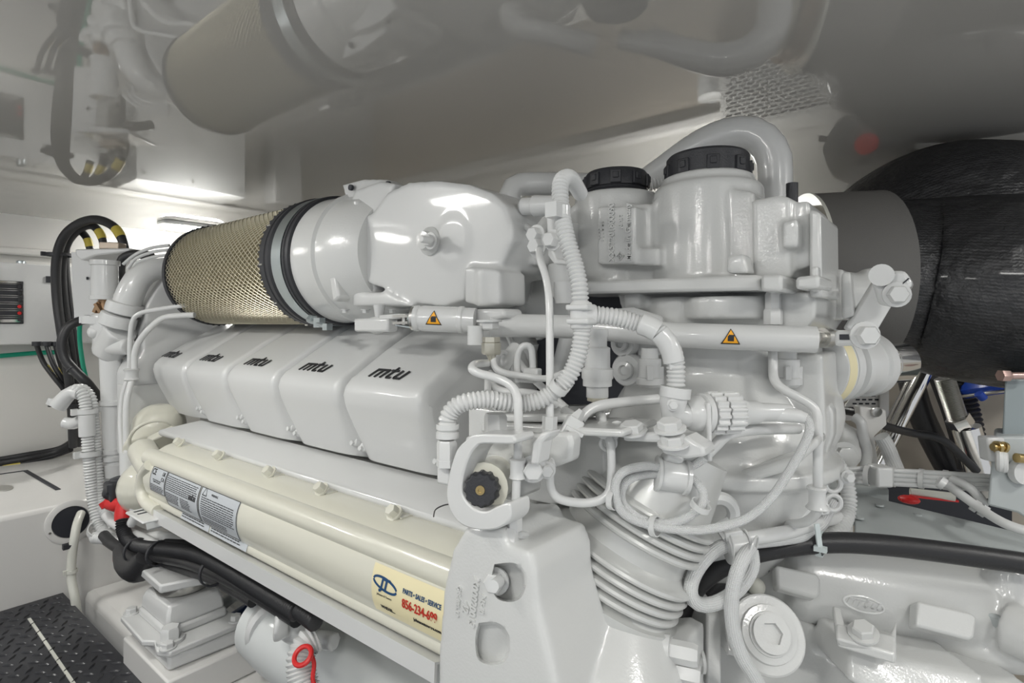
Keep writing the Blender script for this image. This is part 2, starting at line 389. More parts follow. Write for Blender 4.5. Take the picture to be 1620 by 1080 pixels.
for i, (x0, pts) in enumerate([(56, [(58, 545, 1.86), (68, 572, 1.84), (85, 596, 1.84), (103, 620, 1.86), (112, 650, 1.9)]),
                               (74, [(74, 545, 1.86), (84, 575, 1.85), (98, 600, 1.86), (110, 630, 1.9)]),
                               (88, [(88, 545, 1.88), (94, 570, 1.88), (103, 600, 1.89), (114, 630, 1.92)])]):
    t = cable('power_cable', pts, .0075, BLK, ['black cable leaving the control cabinet, leftmost of three', 'black cable leaving the control cabinet, middle of three', 'black cable leaving the control cabinet, nearest the hose loop'][i], 'cable', 'cables under the control box')
    p = P(*pts[0]); obj('gland', MB().lathe(p - Vector((0, 0, .004)), (0, 0, 1), [(0, .013), (.014, .013), (.014, .010)], 12), BLP, t)
    if i < 2:
        q0 = P(*pts[1]); q1 = P(*pts[2]); obj('yellow_band', MB().rod(q0.lerp(q1, .3), q0.lerp(q1, .75), .0083), YEL, t)
m = MB().tube([PX(-40, 566, -2.58), PX(10, 562, -2.58), PX(60, 558, -2.58), PX(120, 556, -2.56)], .008)
tag(obj('green_cable', m, GRN), 'green cable running along the bulkhead under the control cabinet', 'cable')
for i, (dy, r) in enumerate(((0, .012), (7, .009), (-6, .008))):
    pts = [PX(-60, 742 + dy, -2.57), PX(0, 732 + dy, -2.57), PX(40, 725 + dy, -2.56), PX(90, 714 + dy * .7, -2.55), PX(112, 704 + dy, -2.5)]
    t = tag(obj('bundle_cable', MB().tube(pts, r), BLK), ['thick black cable lying in the corner behind the ledge', 'thinner black cable below the thick one in the ledge corner', 'thin black cable above the thick one in the ledge corner'][i], 'cable', 'cables in the ledge corner')
    if i == 1: obj('yellow_band', MB().rod(pts[1].lerp(pts[2], .1), pts[1].lerp(pts[2], .8), r * 1.06), YEL, t)
# ================================================================= black hose loop in front of the bulkhead
loops = [([(198, 402, 1.72), (193, 378, 1.72), (178, 357, 1.73), (150, 347, 1.75), (120, 356, 1.77), (99, 378, 1.78), (89, 415, 1.79), (90, 470, 1.8), (98, 530, 1.8), (108, 590, 1.82), (114, 650, 1.86), (116, 706, 1.9)], .0135, 'outermost thick black hose arching over the engine end bracket'),
         ([(166, 396, 1.78), (160, 372, 1.78), (146, 357, 1.79), (126, 362, 1.81), (108, 382, 1.82), (99, 415, 1.84), (101, 470, 1.84), (110, 535, 1.84), (118, 595, 1.86), (124, 650, 1.9), (126, 704, 1.94)], .012, 'second thick black hose arching beside the engine end bracket'),
         ([(143, 396, 1.83), (138, 378, 1.83), (126, 366, 1.84), (113, 376, 1.86), (104, 400, 1.88), (108, 470, 1.88), (118, 540, 1.88), (128, 600, 1.89), (133, 650, 1.93), (134, 702, 1.97)], .011, 'innermost thick black hose of the loop beside the bracket')]
for i, (pts, r, l) in enumerate(loops):
    t = cable('black_hose', pts, r, BLK, l, 'hose', 'looped black hoses')
    if i == 0:
        q = crom([P(*p) for p in pts], 8)
        obj('yellow_band', MB().tube(q[9:15], r * 1.04, smooth=False), YEL, t)
        tie(P(94, 403, 1.81), (0, 0, 1), .034, BLP, t, .010)
        tie(P(106, 640, 1.86), (0, .1, 1), .036, BLP, t, .010)
    if i == 1:
        q = crom([P(*p) for p in pts], 8); obj('yellow_band', MB().tube(q[6:12], r * 1.05, smooth=False), YEL, t)
    if i == 2:
        q = crom([P(*p) for p in pts], 8); obj('yellow_band', MB().tube(q[3:9], r * 1.05, smooth=False), YEL, t)
cable('green_hose', [(121, 490, 1.72), (121, 476, 1.72), (128, 474, 1.71), (127, 500, 1.7), (126, 535, 1.72), (131, 575, 1.72), (138, 605, 1.72), (147, 640, 1.72)], .0062, GRN, 'bright green hose hanging between the black hoses and the white standpipe', 'hose')
t = cable('rubber_hose', [(142, 505, 1.58), (128, 507, 1.56), (108, 517, 1.54), (98, 540, 1.53), (102, 566, 1.53), (118, 586, 1.53), (138, 606, 1.54), (158, 632, 1.6)], .0125, BLK, 'short thick black rubber hose curving out of the white pump body', 'hose')
tie(P(116, 586, 1.53), (.7, 0, -.7), .0135, BLP, t)
# ================================================================= white drain hose in the ledge
t = cable('drain_hose', [(128, 812, 1.53), (122, 828, 1.49), (118, 850, 1.47), (114, 880, 1.465), (113, 915, 1.46), (119, 948, 1.45), (124, 985, 1.46)], .0105, HOSEW, 'translucent white drain hose coming out of the round opening in the ledge', 'hose')
tie(P(114, 862, 1.468), (.1, 0, 1), .0115, BLP, t, .010); tie(P(114, 903, 1.462), (0, 0, 1), .0115, HOSEW, t, .008)
# ================================================================= tread plate walkway
PZT = -.725
tr = thing('floor_plate', W(-1.4, .05, PZT - .02), 'black diamond tread floor plate on the walkway', 'floor plate')
obj('plate', MB().bx(LX + .004, -.55, -.75, .425, PZT - .02, PZT), BLP, tr)
m = MB(); i = 0
for ix in range(46):
    for iy in range(34):
        x = LX + .03 + ix * .0285; y = -.40 + iy * .0245 + (ix % 2) * .0122
        if y > .412: continue
        an = math.radians(45 if (ix + iy) % 2 else -45); c = W(x, y, PZT + .0004); d = Vector((math.cos(an), math.sin(an), 0)); n = Vector((-d.y, d.x, 0))
        b = len(m.v); L = .0125
        m.v += [tuple(c + d * L), tuple(c + n * .0034), tuple(c - d * L), tuple(c - n * .0034), tuple(c + d * L * .55 + Vector((0, 0, .0028))), tuple(c - d * L * .55 + Vector((0, 0, .0028)))]
        m.f += [(b, b + 1, b + 4), (b + 1, b + 2, b + 5), (b + 1, b + 5, b + 4), (b + 2, b + 3, b + 5), (b + 3, b, b + 4), (b + 3, b + 4, b + 5)]
obj('tread_pattern', m, mat('tread_black', (.03, .03, .034), .22), tr, kind='stuff')
a = PZ(46, 978, PZT + .001); b = PZ(150, 1130, PZT + .001)
obj('seam_strip', MB().bar(a, b, .006, .002), HOSEW, tr)
# ================================================================= MARINE ENGINE
EN = thing('marine_engine', W(-1.0, .95, -.62), 'big white painted marine diesel engine with five rocker covers in a row', 'engine')
def E(name, mb, m=WH, parent=None, **k): return obj(name, mb, m, parent or EN, **k)
# ---- block and far bank (hidden mass the other parts stand on)
blk = MB().bx(-1.62, -.48, .66, 1.3, -.62, -.16).bx(-1.60, -.72, .80, 1.16, -.2, .02)
E('engine_block', blk, WC, bev=.01)
E('oil_pan', MB().lathe(W(-1.5, .93, -.62), (1, 0, 0), [(0, .2), (.02, .235), (1.1, .235), (1.14, .2)], 48, sy=.9), GW)
# ---- rocker covers
PRF = [(.90, .075), (.80, .040), (.70, -.016), (.64, -.048), (.585, -.082), (.566, -.093), (.555, -.105), (.551, -.120), (.555, -.140), (.566, -.17), (.578, -.20), (.590, -.232), (.70, -.235), (.90, -.235)]
def rocker(x0, L=.2055):
    rings = []; N = 30; n = len(PRF)
    nr = []
    for j in range(n):
        a = Vector(PRF[max(j - 1, 0)]); b = Vector(PRF[min(j + 1, n - 1)]); t = (b - a).normalized(); nr.append(Vector((-t.y, t.x)) * -1)
    for i in range(N + 1):
        s = .5 - .5 * math.cos(math.pi * i / N); dx = min(s, 1 - s) * L; ring = []
        for j, p in enumerate(PRF):
            low = max(0, min(1, (j - 7) / 4)) if j < 12 else 1
            wv = .017 + .045 * low * low
            q = min(1, dx / wv); q = 1 - (1 - q) ** 2.6
            k = (1 - q) * (.026 + .010 * low)
            if j >= 12: k = 0
            ring.append(W(x0 + s * L, p[0] - nr[j].x * k * -1 * -1, p[1] - nr[j].y * k) if False else W(x0 + s * L, p[0] + abs(k) * .62 * (1 if j < 12 else 0), p[1] - k * (.8 if j < 7 else .1)))
        rings.append(ring)
    return MB().grid(rings)
XS = [-1.640 + .2072 * k for k in range(5)]
LIPN = Vector((0, -.522, .853))                            # normal of the sloping top face
ey = Vector((0, .853, .522))
for k, x in enumerate(XS):
    rc = E('rocker_cover', rocker(x), WR, label='rocker cover, %s' % ['furthest left', 'second from the left', 'middle one of five', 'second from the right', 'nearest and largest in view'][k])
    c = W((-1.585, -1.358, -1.143, -.929, -.719)[k], .583, -.0842) + LIPN * .0026
    mtu(plane_fn(c, (1, 0, 0), ey), .0245, INK, rc, wd=.19)
    for dx, dz in ((.0, 0), (.024, .006)):
        p = W(x + .2062 + dx - .012, .603, -.212 - dz)
        m = MB().lathe(p + Vector((0, .01, 0)), (0, -1, .25), [(0, .0085), (.022, .0085), (.024, .007)], 18).lathe(p + Vector((0, -.013, .003)), (0, -1, .25), [(0, .0045), (.006, .0045)], 6)
        obj('bolt', m, WH, rc)
# far bank, seen only mirrored in the ceiling
for k in range(5):
    c = E('rocker_cover', MB().grid([[W(x, 1.93 - p[0], p[1]) for p in PRF] for x in (XS[k] + .006, XS[k] + .2)]), WR, bev=.01, label='rocker cover on the far cylinder bank')
    mtu(plane_fn(W(XS[k] + .105, 1.327, -.0715) + Vector((0, .522, .853)) * .003, (-1, 0, 0), (0, -.853, .522)), .026, INK, c)
# valley: intake manifold along the top
E('intake_manifold', MB().tube([W(-1.45, .98, .06), W(-1.0, .98, .07), W(-.66, .98, .06)], .07, seg=28), WC)
# ---- cover strip below the rocker covers, with its flanged bolts
m = MB().prism([W(-1.455, .60, -.238), W(-1.43, .500, -.244), W(-1.43, .494, -.248), W(-1.43, .498, -.258), W(-1.455, .61, -.262)], (1.06, 0, 0))
cs = E('manifold_cover', m, WH, bev=.004)
for px in (287, 350, 430, 512, 627):
    p = PY(px, 700, .482); p.z = CAMZ - .252
    m = MB().box(p + Vector((0, .006, -.004)), (.030, .018, .006)).hexb(p + Vector((0, -.002, .001)), (0, -.7, .7), .0085, .011)
    obj('flange_bolt', m, CR, cs)
# ---- charge-air / heat exchanger body, cream coloured
HX0, HX1 = -1.30, -.375
hx = E('heat_exchanger', MB().prism([W(HX0, .60, -.262), W(HX0, .495, -.262), W(HX0, .462, -.268), W(HX0, .47, -.300), W(HX0, .50, -.37), W(HX0, .60, -.44)], (HX1 - HX0, 0, 0)), CR, bev=.005)
obj('upper_rail', MB().rod(W(HX0 - .03, .447, -.281), W(-.395, .447, -.281), .0175, seg=28), CR, hx)
YC_, ZC_, RC = .488, -.318, .064
E('loose_wire', MB().tube([PY(686, 817, .47), PY(689, 806, .455), PY(702, 799, .45), PY(714, 797, .45)], .0008, seg=6), BLK)
core = obj('cooler_tube', MB().lathe(W(HX0 - .015, YC_, ZC_), (1, 0, 0), [(0, .05), (.012, RC), (-.43 - HX0 + .015, RC)], 56), CR, hx)
obj('lower_rail', MB().rod(W(HX0 - .005, .446, -.360), W(-.43, .446, -.360), .0125, seg=24), CR, hx)
obj('lower_flange', MB().bx(HX0 + .05, -.43, .45, .50, -.352, -.345), CR, hx, bev=.003)
def onc(x, a, h=0):                                       # point on the cooler tube: a measured down from the horizontal facing the walkway
    return W(x, YC_ - math.cos(a) * (RC + h), ZC_ + math.sin(a) * (RC + h))
def cpatch(x0, x1, a0, a1, h, th=.0006, n=10):
    mb = MB(); rings = []
    for i in range(n + 1):
        a = a0 + (a1 - a0) * i / n; rings.append([onc(x0, a, h), onc(x1, a, h), onc(x1, a, h + th), onc(x0, a, h + th)])
    return mb.grid(rings)
def cfn(xc, ac, h, sx=1.): return lambda x, y, k: onc(xc + x * sx, ac + y / RC, h + k)
A0, A1 = .36, -.52
labels = [(-1.262, -1.190, .50, -.22), (-1.187, -1.043, .50, -.50), (-1.039, -.900, .50, -.50)]
lo = None
for i, (x0, x1, a0, a1) in enumerate(labels):
    lp = obj('data_label', cpatch(x0, x1, a0, a1, .0004), LBL, core, label=['silver compliance label', 'silver data label with the maker wordmark', 'silver warning label'][i])
for (x0, x1, a0, a1) in labels:
    mb = MB()
    for q in ((x0, x1, a0, a0 - .015), (x0, x1, a1 + .015, a1), (x0, x0 + .0014, a0, a1), (x1 - .0014, x1, a0, a1)): 
        for k in cpatch(*q, .0011, .0003).__dict__['f']: pass
        c = cpatch(*q, .0011, .0003); b = len(mb.v); mb.v += c.v; mb.f += [tuple(i_ + b for i_ in f) for f in c.f]
    obj('label_border', mb, INK, core)
def merge(mbs):
    o = MB()
    for c in mbs: b = len(o.v); o.v += c.v; o.f += [tuple(i_ + b for i_ in f) for f in c.f]
    return o
tx = []
tx.append(text_mb('CE', .016, cfn(-1.248, .36, .0014), .0002, bold=.0002)); tx.append(text_mb('UK\nCA', .010, cfn(-1.202, .30, .0014), .0002))
tx.append(text_mb('MTU Friedrichshafen GmbH\nD-88040 Friedrichshafen', .0034, cfn(-1.228, .12, .0014), .0001))
obj('label_print', merge(tx), INK, core)
random.seed(3)
def lines(x0, x1, a, n, st, ht=.0016):
    o = []
    for i in range(n):
        x = x0
        while x < x1 - .006:
            L = random.uniform(.004, .012); L = min(L, x1 - x)
            o.append(cpatch(x, x + L, a, a - ht / RC, .0012, .0002, 1)); x += L + .0018
        a -= st / RC
    return o
L_ = lines(-1.183, -1.05, .42, 8, .0034, .0013) + lines(-1.183, -1.125, -.05, 6, .0034, .0013) + lines(-1.118, -1.075, -.05, 6, .0034, .0013) + lines(-1.03, -.91, .26, 9, .0036, .0013) + lines(-1.03, -.94, -.28, 3, .004, .0013) + lines(-1.258, -1.196, .0, 4, .0032, .0013)
obj('label_print', merge(L_), INK, core)
obj('label_print', merge([text_mb('WARNING', .005, cfn(-.985, .38, .0014), .0001)]), INK, core)
tri = [(0, .011), (-.0075, -.004), (.0075, -.004), (0, .011)]
obj('warning_triangle', strokes(MB(), [tri], .0013, cfn(-1.022, .37, .0014), th=.0002), INK, core)
mtu(cfn(-1.066, .10, .0014), .0080, INK, core)
for x0, x1 in ((-1.135, -1.02), (-1.015, -.885)):
    o = obj('rail_label', MB().box(W((x0 + x1) / 2, .4338, -.3555), (x1 - x0, .0008, .016), (Vector((1, 0, 0)), Vector((0, -.95, .3)).normalized(), Vector((0, .3, .95)).normalized())), LBL, hx)
    mm = []
    f = plane_fn(W((x0 + x1) / 2, .4330, -.3555) - Vector((0, -.001, .0)), (1, 0, 0), (0, .3, .95))
    for r_ in range(3):
        x = -.5 * (x1 - x0) + .004
        while x < (x1 - x0) * .3:
            L = random.uniform(.004, .012); mb = MB(); mb.grid([[f(x, .006 - r_ * .004, .0015), f(x + L, .006 - r_ * .004, .0015)], [f(x, .0045 - r_ * .004, .0015), f(x + L, .0045 - r_ * .004, .0015)]], close=False, cap=False); mm.append(mb); x += L + .002
    obj('label_print', merge(mm), INK, o)
# service sticker near the right end of the tube
sx0, sx1 = -.556, -.44
sk = obj('service_sticker', cpatch(sx0, sx1 + .009, .44, -.46, .0004), STK, core, label='cream sticker with blue logo and red phone number')
el = [[(.021 * math.cos(a), .0105 * math.sin(a)) for a in [math.radians(q) for q in range(lo_, hi_, 12)]] for lo_, hi_ in ((15, 175), (190, 350))]
mb = strokes(MB(), [[(a_ * 1.0, b_ * .62 - a_ * .12) for a_, b_ in L_e] for L_e in el], .0026, cfn(-.531, .14, .0014), th=.0002); obj('sticker_logo', merge([mb, text_mb('JT', .017, cfn(-.532, .14, .0018), .0002, shear=.2, bold=.0007)]), NAVY, sk)
obj('sticker_text', merge([text_mb('Johnson & Towers', .0036, cfn(-.532, -.07, .0014), .0001), text_mb('WHEXEL...', .0055, cfn(-.528, -.30, .0014), .0001, bold=.0002)]), INK, sk)
obj('sticker_text', merge([text_mb('PARTS \u2022 SALES \u2022 SERVICE', .0072, cfn(-.468, .18, .0017, .8), .0001, bold=.0002)]), NAVY, sk)
obj('phone_number', merge([text_mb('856-234-699', .0140, cfn(-.4705, -.03, .0019, .80), .0003, bold=.00015)]), REDI, sk)
obj('sticker_text', merge([text_mb('johnsontowers.com', .0055, cfn(-.460, -.24, .0014), .0001, bold=.0002)]), INK, sk)
# ---- drip tray / cable tray under the exchanger
m = MB().prism([W(-1.26, .422, -.367), W(-1.26, .450, -.376), W(-1.26, .451, -.379), W(-1.26, .426, -.371), W(-1.26, .425, -.390), W(-1.26, .421, -.390)], (.815, 0, 0))
tr_ = E('support_rail', m, WH)
m = MB().box(PY(262, 818, .415), (.11, .05, .005)); obj('mounting_tab', MB().bx(-1.31, -1.215, .395, .46, -.384, -.379), WH, tr_, bev=.003)
m = MB()
for x in (-1.295, -1.275): m.bx(x, x + .005, .405, .44, -.3792, -.3782)
obj('slot', m, DRK, tr_)
# ---- left end of the exchanger: rounded water elbow and bracket
m = MB().ball(PY(252, 672, .56), .062, sc=(1, 1, .9)).tube([PY(262, 668, .58), PY(240, 690, .54), PY(222, 716, .50)], [.05, .052, .040], seg=24).tube([PY(225, 712, .47), PY(240, 735, .46), PY(262, 760, .47)], .03).ball(PY(236, 770, .50), .066)
E('water_elbow', m, CR, cast=.004, sm=5)
E('elbow_flange', MB().bar(PY(214, 716, .50), PY(284, 684, .56), .02, .05, up=(.6, -.3, .6)), CR, bev=.003)
E('clamp_band', MB().torus(PY(244, 694, .52), (.8, -.2, -.35), .050, .004, 36), CR)
E('end_pipe', MB().tube([PY(238, 735, .43), PY(228, 750, .43), PY(224, 775, .43), PY(232, 795, .43), PY(250, 808, .43)], .012), CR)
# ---- timing housing and castings at the left end, behind the filter
m = MB().prism([PX(218, 600, -1.66), PX(232, 480, -1.66), PX(262, 436, -1.66), PX(320, 430, -1.66), PX(352, 500, -1.66), PX(330, 545, -1.66), PX(262, 600, -1.66)], (-.12, 0, 0))
m.prism([PX(205, 660, -1.655), PX(203, 590, -1.655), PX(222, 560, -1.655), PX(300, 530, -1.655), PX(330, 560, -1.655), PX(290, 640, -1.655)], (-.10, 0, 0))
E('timing_housing', m, WH, cast=.006, sm=6)
m = MB().bx(-1.72, -1.645, .50, .60, -.34, -.16).bx(-1.74, -1.65, .53, .66, -.45, -.3)
E('front_bracket', m, WC, cast=.005, sm=4)
for p in ((210, 590, 1.52), (214, 628, 1.52), (216, 660, 1.5), (222, 690, 1.5), (218, 640, 1.5)): E('hex_bolt', MB().hexb(P(*p), (.5, -.8, 0), .011, .014), WH)
m = MB().tube(tp([(222, 655, 1.5), (214, 675, 1.48), (212, 700, 1.47), (222, 712, 1.46)]), .02).tube(tp([(232, 650, 1.52), (228, 690, 1.5)]), .026)
E('front_casting', m, WC, cast=.005)
# ---- intake housing (compressor side): drum facing the walkway, flange block, lugs, centre stud
Y0 = .60
out = [(590, 335), (612, 304), (645, 288), (690, 285), (740, 291), (778, 305), (800, 325), (810, 352), (811, 378), (800, 405), (790, 428), (738, 436), (734, 474), (700, 485), (655, 479), (620, 460), (585, 449), (572, 440), (572, 345)]
m = MB().ypoly(out, Y0, .16)
m.ypoly([(648, 474), (690, 486), (733, 476), (741, 430), (800, 430), (816, 400), (820, 360), (812, 330), (780, 305), (730, 296), (650, 300), (610, 340), (610, 440)], Y0 + .03, .24)
m.lathe(W(-.596, Y0 + .004, .121), (0, -1, 0), [(0, .05), (.004, .045), (.006, .03)], 32)
m.ypoly([(733, 422), (770, 424), (790, 428), (792, 483), (735, 480)], Y0 - .015, .06)
m.ypoly([(808, 388), (846, 388), (846, 419), (812, 420)], Y0 + .06, .04)
m.ypoly([(560, 300), (600, 286), (625, 290), (606, 330), (590, 470), (556, 480), (553, 320)], Y0 + .012, .12)
m.ypoly([(541, 292), (572, 283), (610, 283), (624, 292), (600, 318), (560, 330), (546, 312)], Y0 + .03, .03)
m.rod(PY(771, 425, Y0 - .004), PY(772, 485, Y0 - .004), .0165)
m.ypoly([(556, 462), (610, 462), (640, 478), (650, 484), (556, 484)], Y0 - .005, .10)
ih = E('intake_housing', m, WR, cast=.0032, sm=9)
obj('stud_boss', MB().lathe(PY(683, 382, Y0 + .002), (0, -1, 0), [(-.006, .024), (.006, .022), (.012, .015), (.020, .0135), (.021, .0)], 32), WC, ih)
obj('stud', MB().hexb(PY(682, 381, Y0 - .018), (0, -1, 0), .0095, .008).lathe(PY(681, 380, Y0 - .026), (0, -1, 0), [(0, .0055), (.016, .0055), (.018, .004)], 16), WH, ih)
m = MB()
for x, y in ((557, 297), (616, 292)): m.lathe(PY(x, y, Y0 + .026), (0, -1, 0), [(0, .0055), (.005, .0055)], 14)
obj('lug_hole', m, DRK, ih)
obj('flange_plate', MB().ypoly([(522, 322), (558, 318), (560, 360), (560, 482), (538, 482), (536, 395), (523, 388)], Y0 + .004, .15), WC, ih, bev=.006)
obj('weld_rib', MB().rod(PY(566, 320, Y0 + .008), PY(570, 470, Y0 + .008), .008), WC, ih)
obj('boss', MB().ball(PY(549, 391, Y0 + .0), .012), WC, ih)
# neck: lathe along the filter axis
FY, FZ = .68, .124
nk = obj('intake_neck', MB().lathe(W(-1.10, FY, FZ), (1, 0, 0), [(.10, .112), (.112, .118), (.116, .123), (.122, .1255), (.128, .1255), (.134, .1235), (.19, .122), (.192, .1265), (.20, .1265), (.204, .121), (.26, .118), (.30, .10)], 72), WC, ih)
obj('lug', MB().ypoly([(520, 438), (530, 436), (536, 470), (526, 478)], Y0 - .03, .04), WC, nk, bev=.004)
for x in (546, 578, 620): obj('flange_screw', MB().hexb(PY(x, 489, Y0 + .01), (0, 0, -1), .006, .006), WH, ih)
# ball joint link under the flange
jl = E('link_joint', MB().rod(PY(600, 482, .59), PY(600, 506, .59), .010, .006).ball(PY(596, 514, .585), .018, sc=(1.4, .8, .8)), WH)
obj('joint_body', MB().bar(PY(568, 514, .58), PY(622, 514, .58), .022, .022), WH, jl, bev=.004)
obj('joint_arm', MB().bar(PY(606, 502, .585), PY(640, 500, .575), .016, .008), WH, jl, bev=.002)
obj('clevis', MB().bar(PY(628, 500, .57), PY(652, 500, .57), .018, .004).bar(PY(628, 511, .57), PY(652, 510, .57), .018, .004).rod(PY(640, 497, .57), PY(640, 514, .57), .004), STL, jl)
obj('lock_nut', MB().hexb(PY(660, 505, .57), (-1, 0, 0), .012, .012, False).bar(PY(630, 514, .57), PY(668, 520, .57), .012, .002), ZNC, jl)
# ---- actuator rod
arm = E('actuator_rod', MB().tube(tp([(775, 514, .745), (908, 517, .745), (1000, 524, .72), (1100, 531, .69), (1290, 537, .66)]), .0155, seg=28), WH)
obj('actuator_sleeve', MB().lathe(P(656, 503, .76), P(758, 507, .745) - P(656, 503, .76), [(0, .014), (.001, .0172), (.006, .0172), (.008, .0158), (.012, .0172), (.062, .0172), (.063, .0182), (.068, .0182), (.07, .0165), (.085, .0165)], 36), WH, arm)
obj('retaining_ring', MB().lathe(P(655, 503, .76), P(758, 507, .745) - P(656, 503, .76), [(-.002, .0165), (.003, .0165)], 30), STL, arm)
def wsign(c, ex, ey_, s, parent, R):
    """triangular crush warning sticker lying on the rod"""
    ex = Vector(ex).normalized(); n = Vector(ex.cross(ey_)).normalized(); ey_ = n.cross(ex)
    def f(x, y, h): a = y / R; return Vector(c) + ex * x + ey_ * (math.sin(a) * (R + h)) + n * ((R + h) * math.cos(a))
    o = MB(); i = MB(); N = 10
    for mb, sc, h, ys in ((o, 1., .0004, 0), (i, .80, .0008, 0)):
        rings = []
        for k in range(N + 1):
            y = -.42 * s * sc + k / N * s * .92 * sc; hw = max(.0002, (1 - k / N) * s * .54 * sc)
            rings.append([f(-hw, y, h), f(hw, y, h), f(hw, y, h + .0003), f(-hw, y, h + .0003)])
        mb.grid(rings)
    a = obj('warning_sticker', o, INK, parent, label='orange triangular crush warning sticker'); obj('sticker_field', i, ORA, a)
    mb = MB()
    for q in ((-.17, -.22, .17, .06), (-.12, .04, .20, .12)): mb.grid([[f(q[0] * s, q[1] * s, h), f(q[2] * s, q[1] * s, h), f(q[2] * s, q[3] * s, h), f(q[0] * s, q[3] * s, h)] for h in (.0012, .0015)])
    obj('pictogram', mb, INK, a)
ax = P(758, 507, .745) - P(656, 503, .76); nrm = (P(0, 0, 0) - P(692, 505, .75)).normalized()
u_ = Vector((0, 0, 1))
wsign(P(692, 503.5, .755), ax, u_, .021, arm, .0172)
ax = P(1290, 537, .66) - P(1100, 531, .69)
wsign(P(1153, 532.5, .68), ax, u_, .0205, arm, .0155)
# fork and bolt at the middle of the rod
jm = E('rod_bracket', MB().ypoly([(744, 489), (796, 488), (799, 502), (778, 506), (776, 518), (762, 524), (750, 512)], .555, .04), WH, bev=.004)
obj('bracket_bolt', MB().hexb(P(774, 506, .70), (0, 0, -1), .012, .010), WH, jm)
obj('bracket_leg', MB().rod(P(752, 515, .70), P(752, 545, .70), .010), WH, jm)
tn = E('brass_union', MB().hexb(P(777, 533, .66), (0, 0, -1), .0105, .007, False).hexb(P(777, 542, .66), (0, 0, -1), .0115, .014, False).rod(P(777, 560, .66), P(779, 570, .66), .006, .004), mat('tinned_brass', (.62, .60, .52), .3, .9))
# ================================================================= AIR FILTER (clamped on the neck)
af = thing('air_filter', W(-1.31, FY, FZ - .133), 'long round air filter with tan wire mesh and black end rings', 'air filter')
FX0, FX1 = -1.555, -1.072; FR = .1265
rings = []
for x in (FX0, FX1):
    rings.append([W(x, FY + math.cos(2 * math.pi * k / 240) * (FR - .003 - (.005 if k % 2 else 0)), FZ + math.sin(2 * math.pi * k / 240) * (FR - .003 - (.005 if k % 2 else 0))) for k in range(240)])
obj('pleated_element', MB().grid(rings), PLT, af, angle=10)
NW = 66; m = MB()
for fam in (1, -1):
    for k in range(NW):
        a0 = 2 * math.pi * k / NW; pts = []
        n = 30; turns = fam * (FX1 - FX0) * 2.15
        for i in range(n + 1):
            x = FX0 + (FX1 - FX0) * i / n; a = a0 + turns * (i / n) * 2.4
            R = FR + (.0009 if fam > 0 else .0001)
            pts.append(W(x, FY + math.cos(a) * R, FZ + math.sin(a) * R))
        m.tube(pts, .00085, seg=4, step=.02, smooth=False)
obj('wire_mesh', m, WIR, af, kind='stuff')
def ring(name, prof, m_, parent, x): return obj(name, MB().lathe(W(x, FY, FZ), (1, 0, 0), prof, 72), m_, parent)
ring('end_ring', [(-.012, .10), (-.012, .124), (-.006, .131), (.010, .131), (.010, .125)], BLP, af, FX0)
obj('end_disc', MB().lathe(W(FX0 - .008, FY, FZ), (1, 0, 0), [(0, .10), (.004, .126)], 60), BLP, af)
m = MB()
for k in range(60):
    a = 2 * math.pi * k / 60
    for x in (FX0 + .011, FX1 - .002): m.box(W(x, FY + math.cos(a) * .1305, FZ + math.sin(a) * .1305), (.006, .004, .004))
obj('ring_teeth', m, BLP, af, kind='stuff')
rb = ring('rubber_ring', [(-.002, .125), (0, .132), (.018, .133), (.020, .129), (.024, .133), (.036, .134), (.04, .128), (.10, .124)], BLP, af, FX1)
for a in (150, 185, 220, 255): obj('ring_clip', MB().box(W(FX1 + .009, FY + math.cos(math.radians(a)) * .1335, FZ + math.sin(math.radians(a)) * .1335), (.012, .003, .003)), STL, rb)
cl = ring('band_clamp', [(.044, .1285), (.044, .1315), (.078, .1315), (.078, .1285)], ZNC, af, FX1)
ring('rubber_lip', [(.080, .125), (.081, .131), (.087, .131), (.089, .1275), (.093, .131), (.100, .130), (.104, .118)], BLP, af, FX1)
p = PY(497, 506, .60); q = PY(518, 517, .585)
obj('clamp_screw', MB().rod(p - Vector((.02, 0, -.0)), q, .0045).hexb(p, (-1, 0, .2), .009, .014, False).box(p.lerp(q, .4), (.02, .012, .018)).box(q, (.014, .012, .012)), ZNC, cl)
# ================================================================= EXPANSION TANKS on top of the engine
def tprof(px, Y, d, **k): return MB().ypoly(px, Y, d)
TK = MB()
TK.ypoly([(884, 345), (905, 325), (918, 322), (1030, 322), (1040, 326), (1040, 450), (888, 452)], .775, .17)
TK.ypoly([(944, 326), (1006, 326), (1006, 418), (944, 418)], .742, .04)
TK.ypoly([(1034, 316), (1062, 304), (1078, 300), (1180, 300), (1192, 304), (1196, 440), (1036, 446)], .77, .18)
for cx_, rr_, zt in ((975, .068, 311), (1119, .077, 298)):
    q = PY(cx_, zt, .83); q2 = Vector((q.x, q.y, CAMZ + .052)); TK.lathe(q2, (0, 0, 1), [(0, rr_ + .012), (.01, rr_ + .004), (q.z - q2.z - .006, rr_), (q.z - q2.z, rr_ - .004)], 48)
TK.ypoly([(1188, 316), (1232, 308), (1250, 312), (1252, 440), (1190, 440)], .74, .16)
TK.ypoly([(1246, 322), (1279, 316), (1282, 345), (1284, 420), (1250, 430)], .75, .12)
TK.lathe(PY(975, 312, .83) - Vector((0, 0, .03)), (0, 0, 1), [(0, .058), (.03, .058), (.034, .052)], 40)
TK.lathe(PY(1118, 292, .83) - Vector((0, 0, .02)), (0, 0, 1), [(0, .066), (.026, .066), (.03, .058)], 40)
TK.ypoly([(1010, 392), (1044, 392), (1044, 420), (1008, 420)], .745, .05)
TK.ypoly([(1150, 405), (1176, 400), (1184, 432), (1148, 432)], .70, .03)
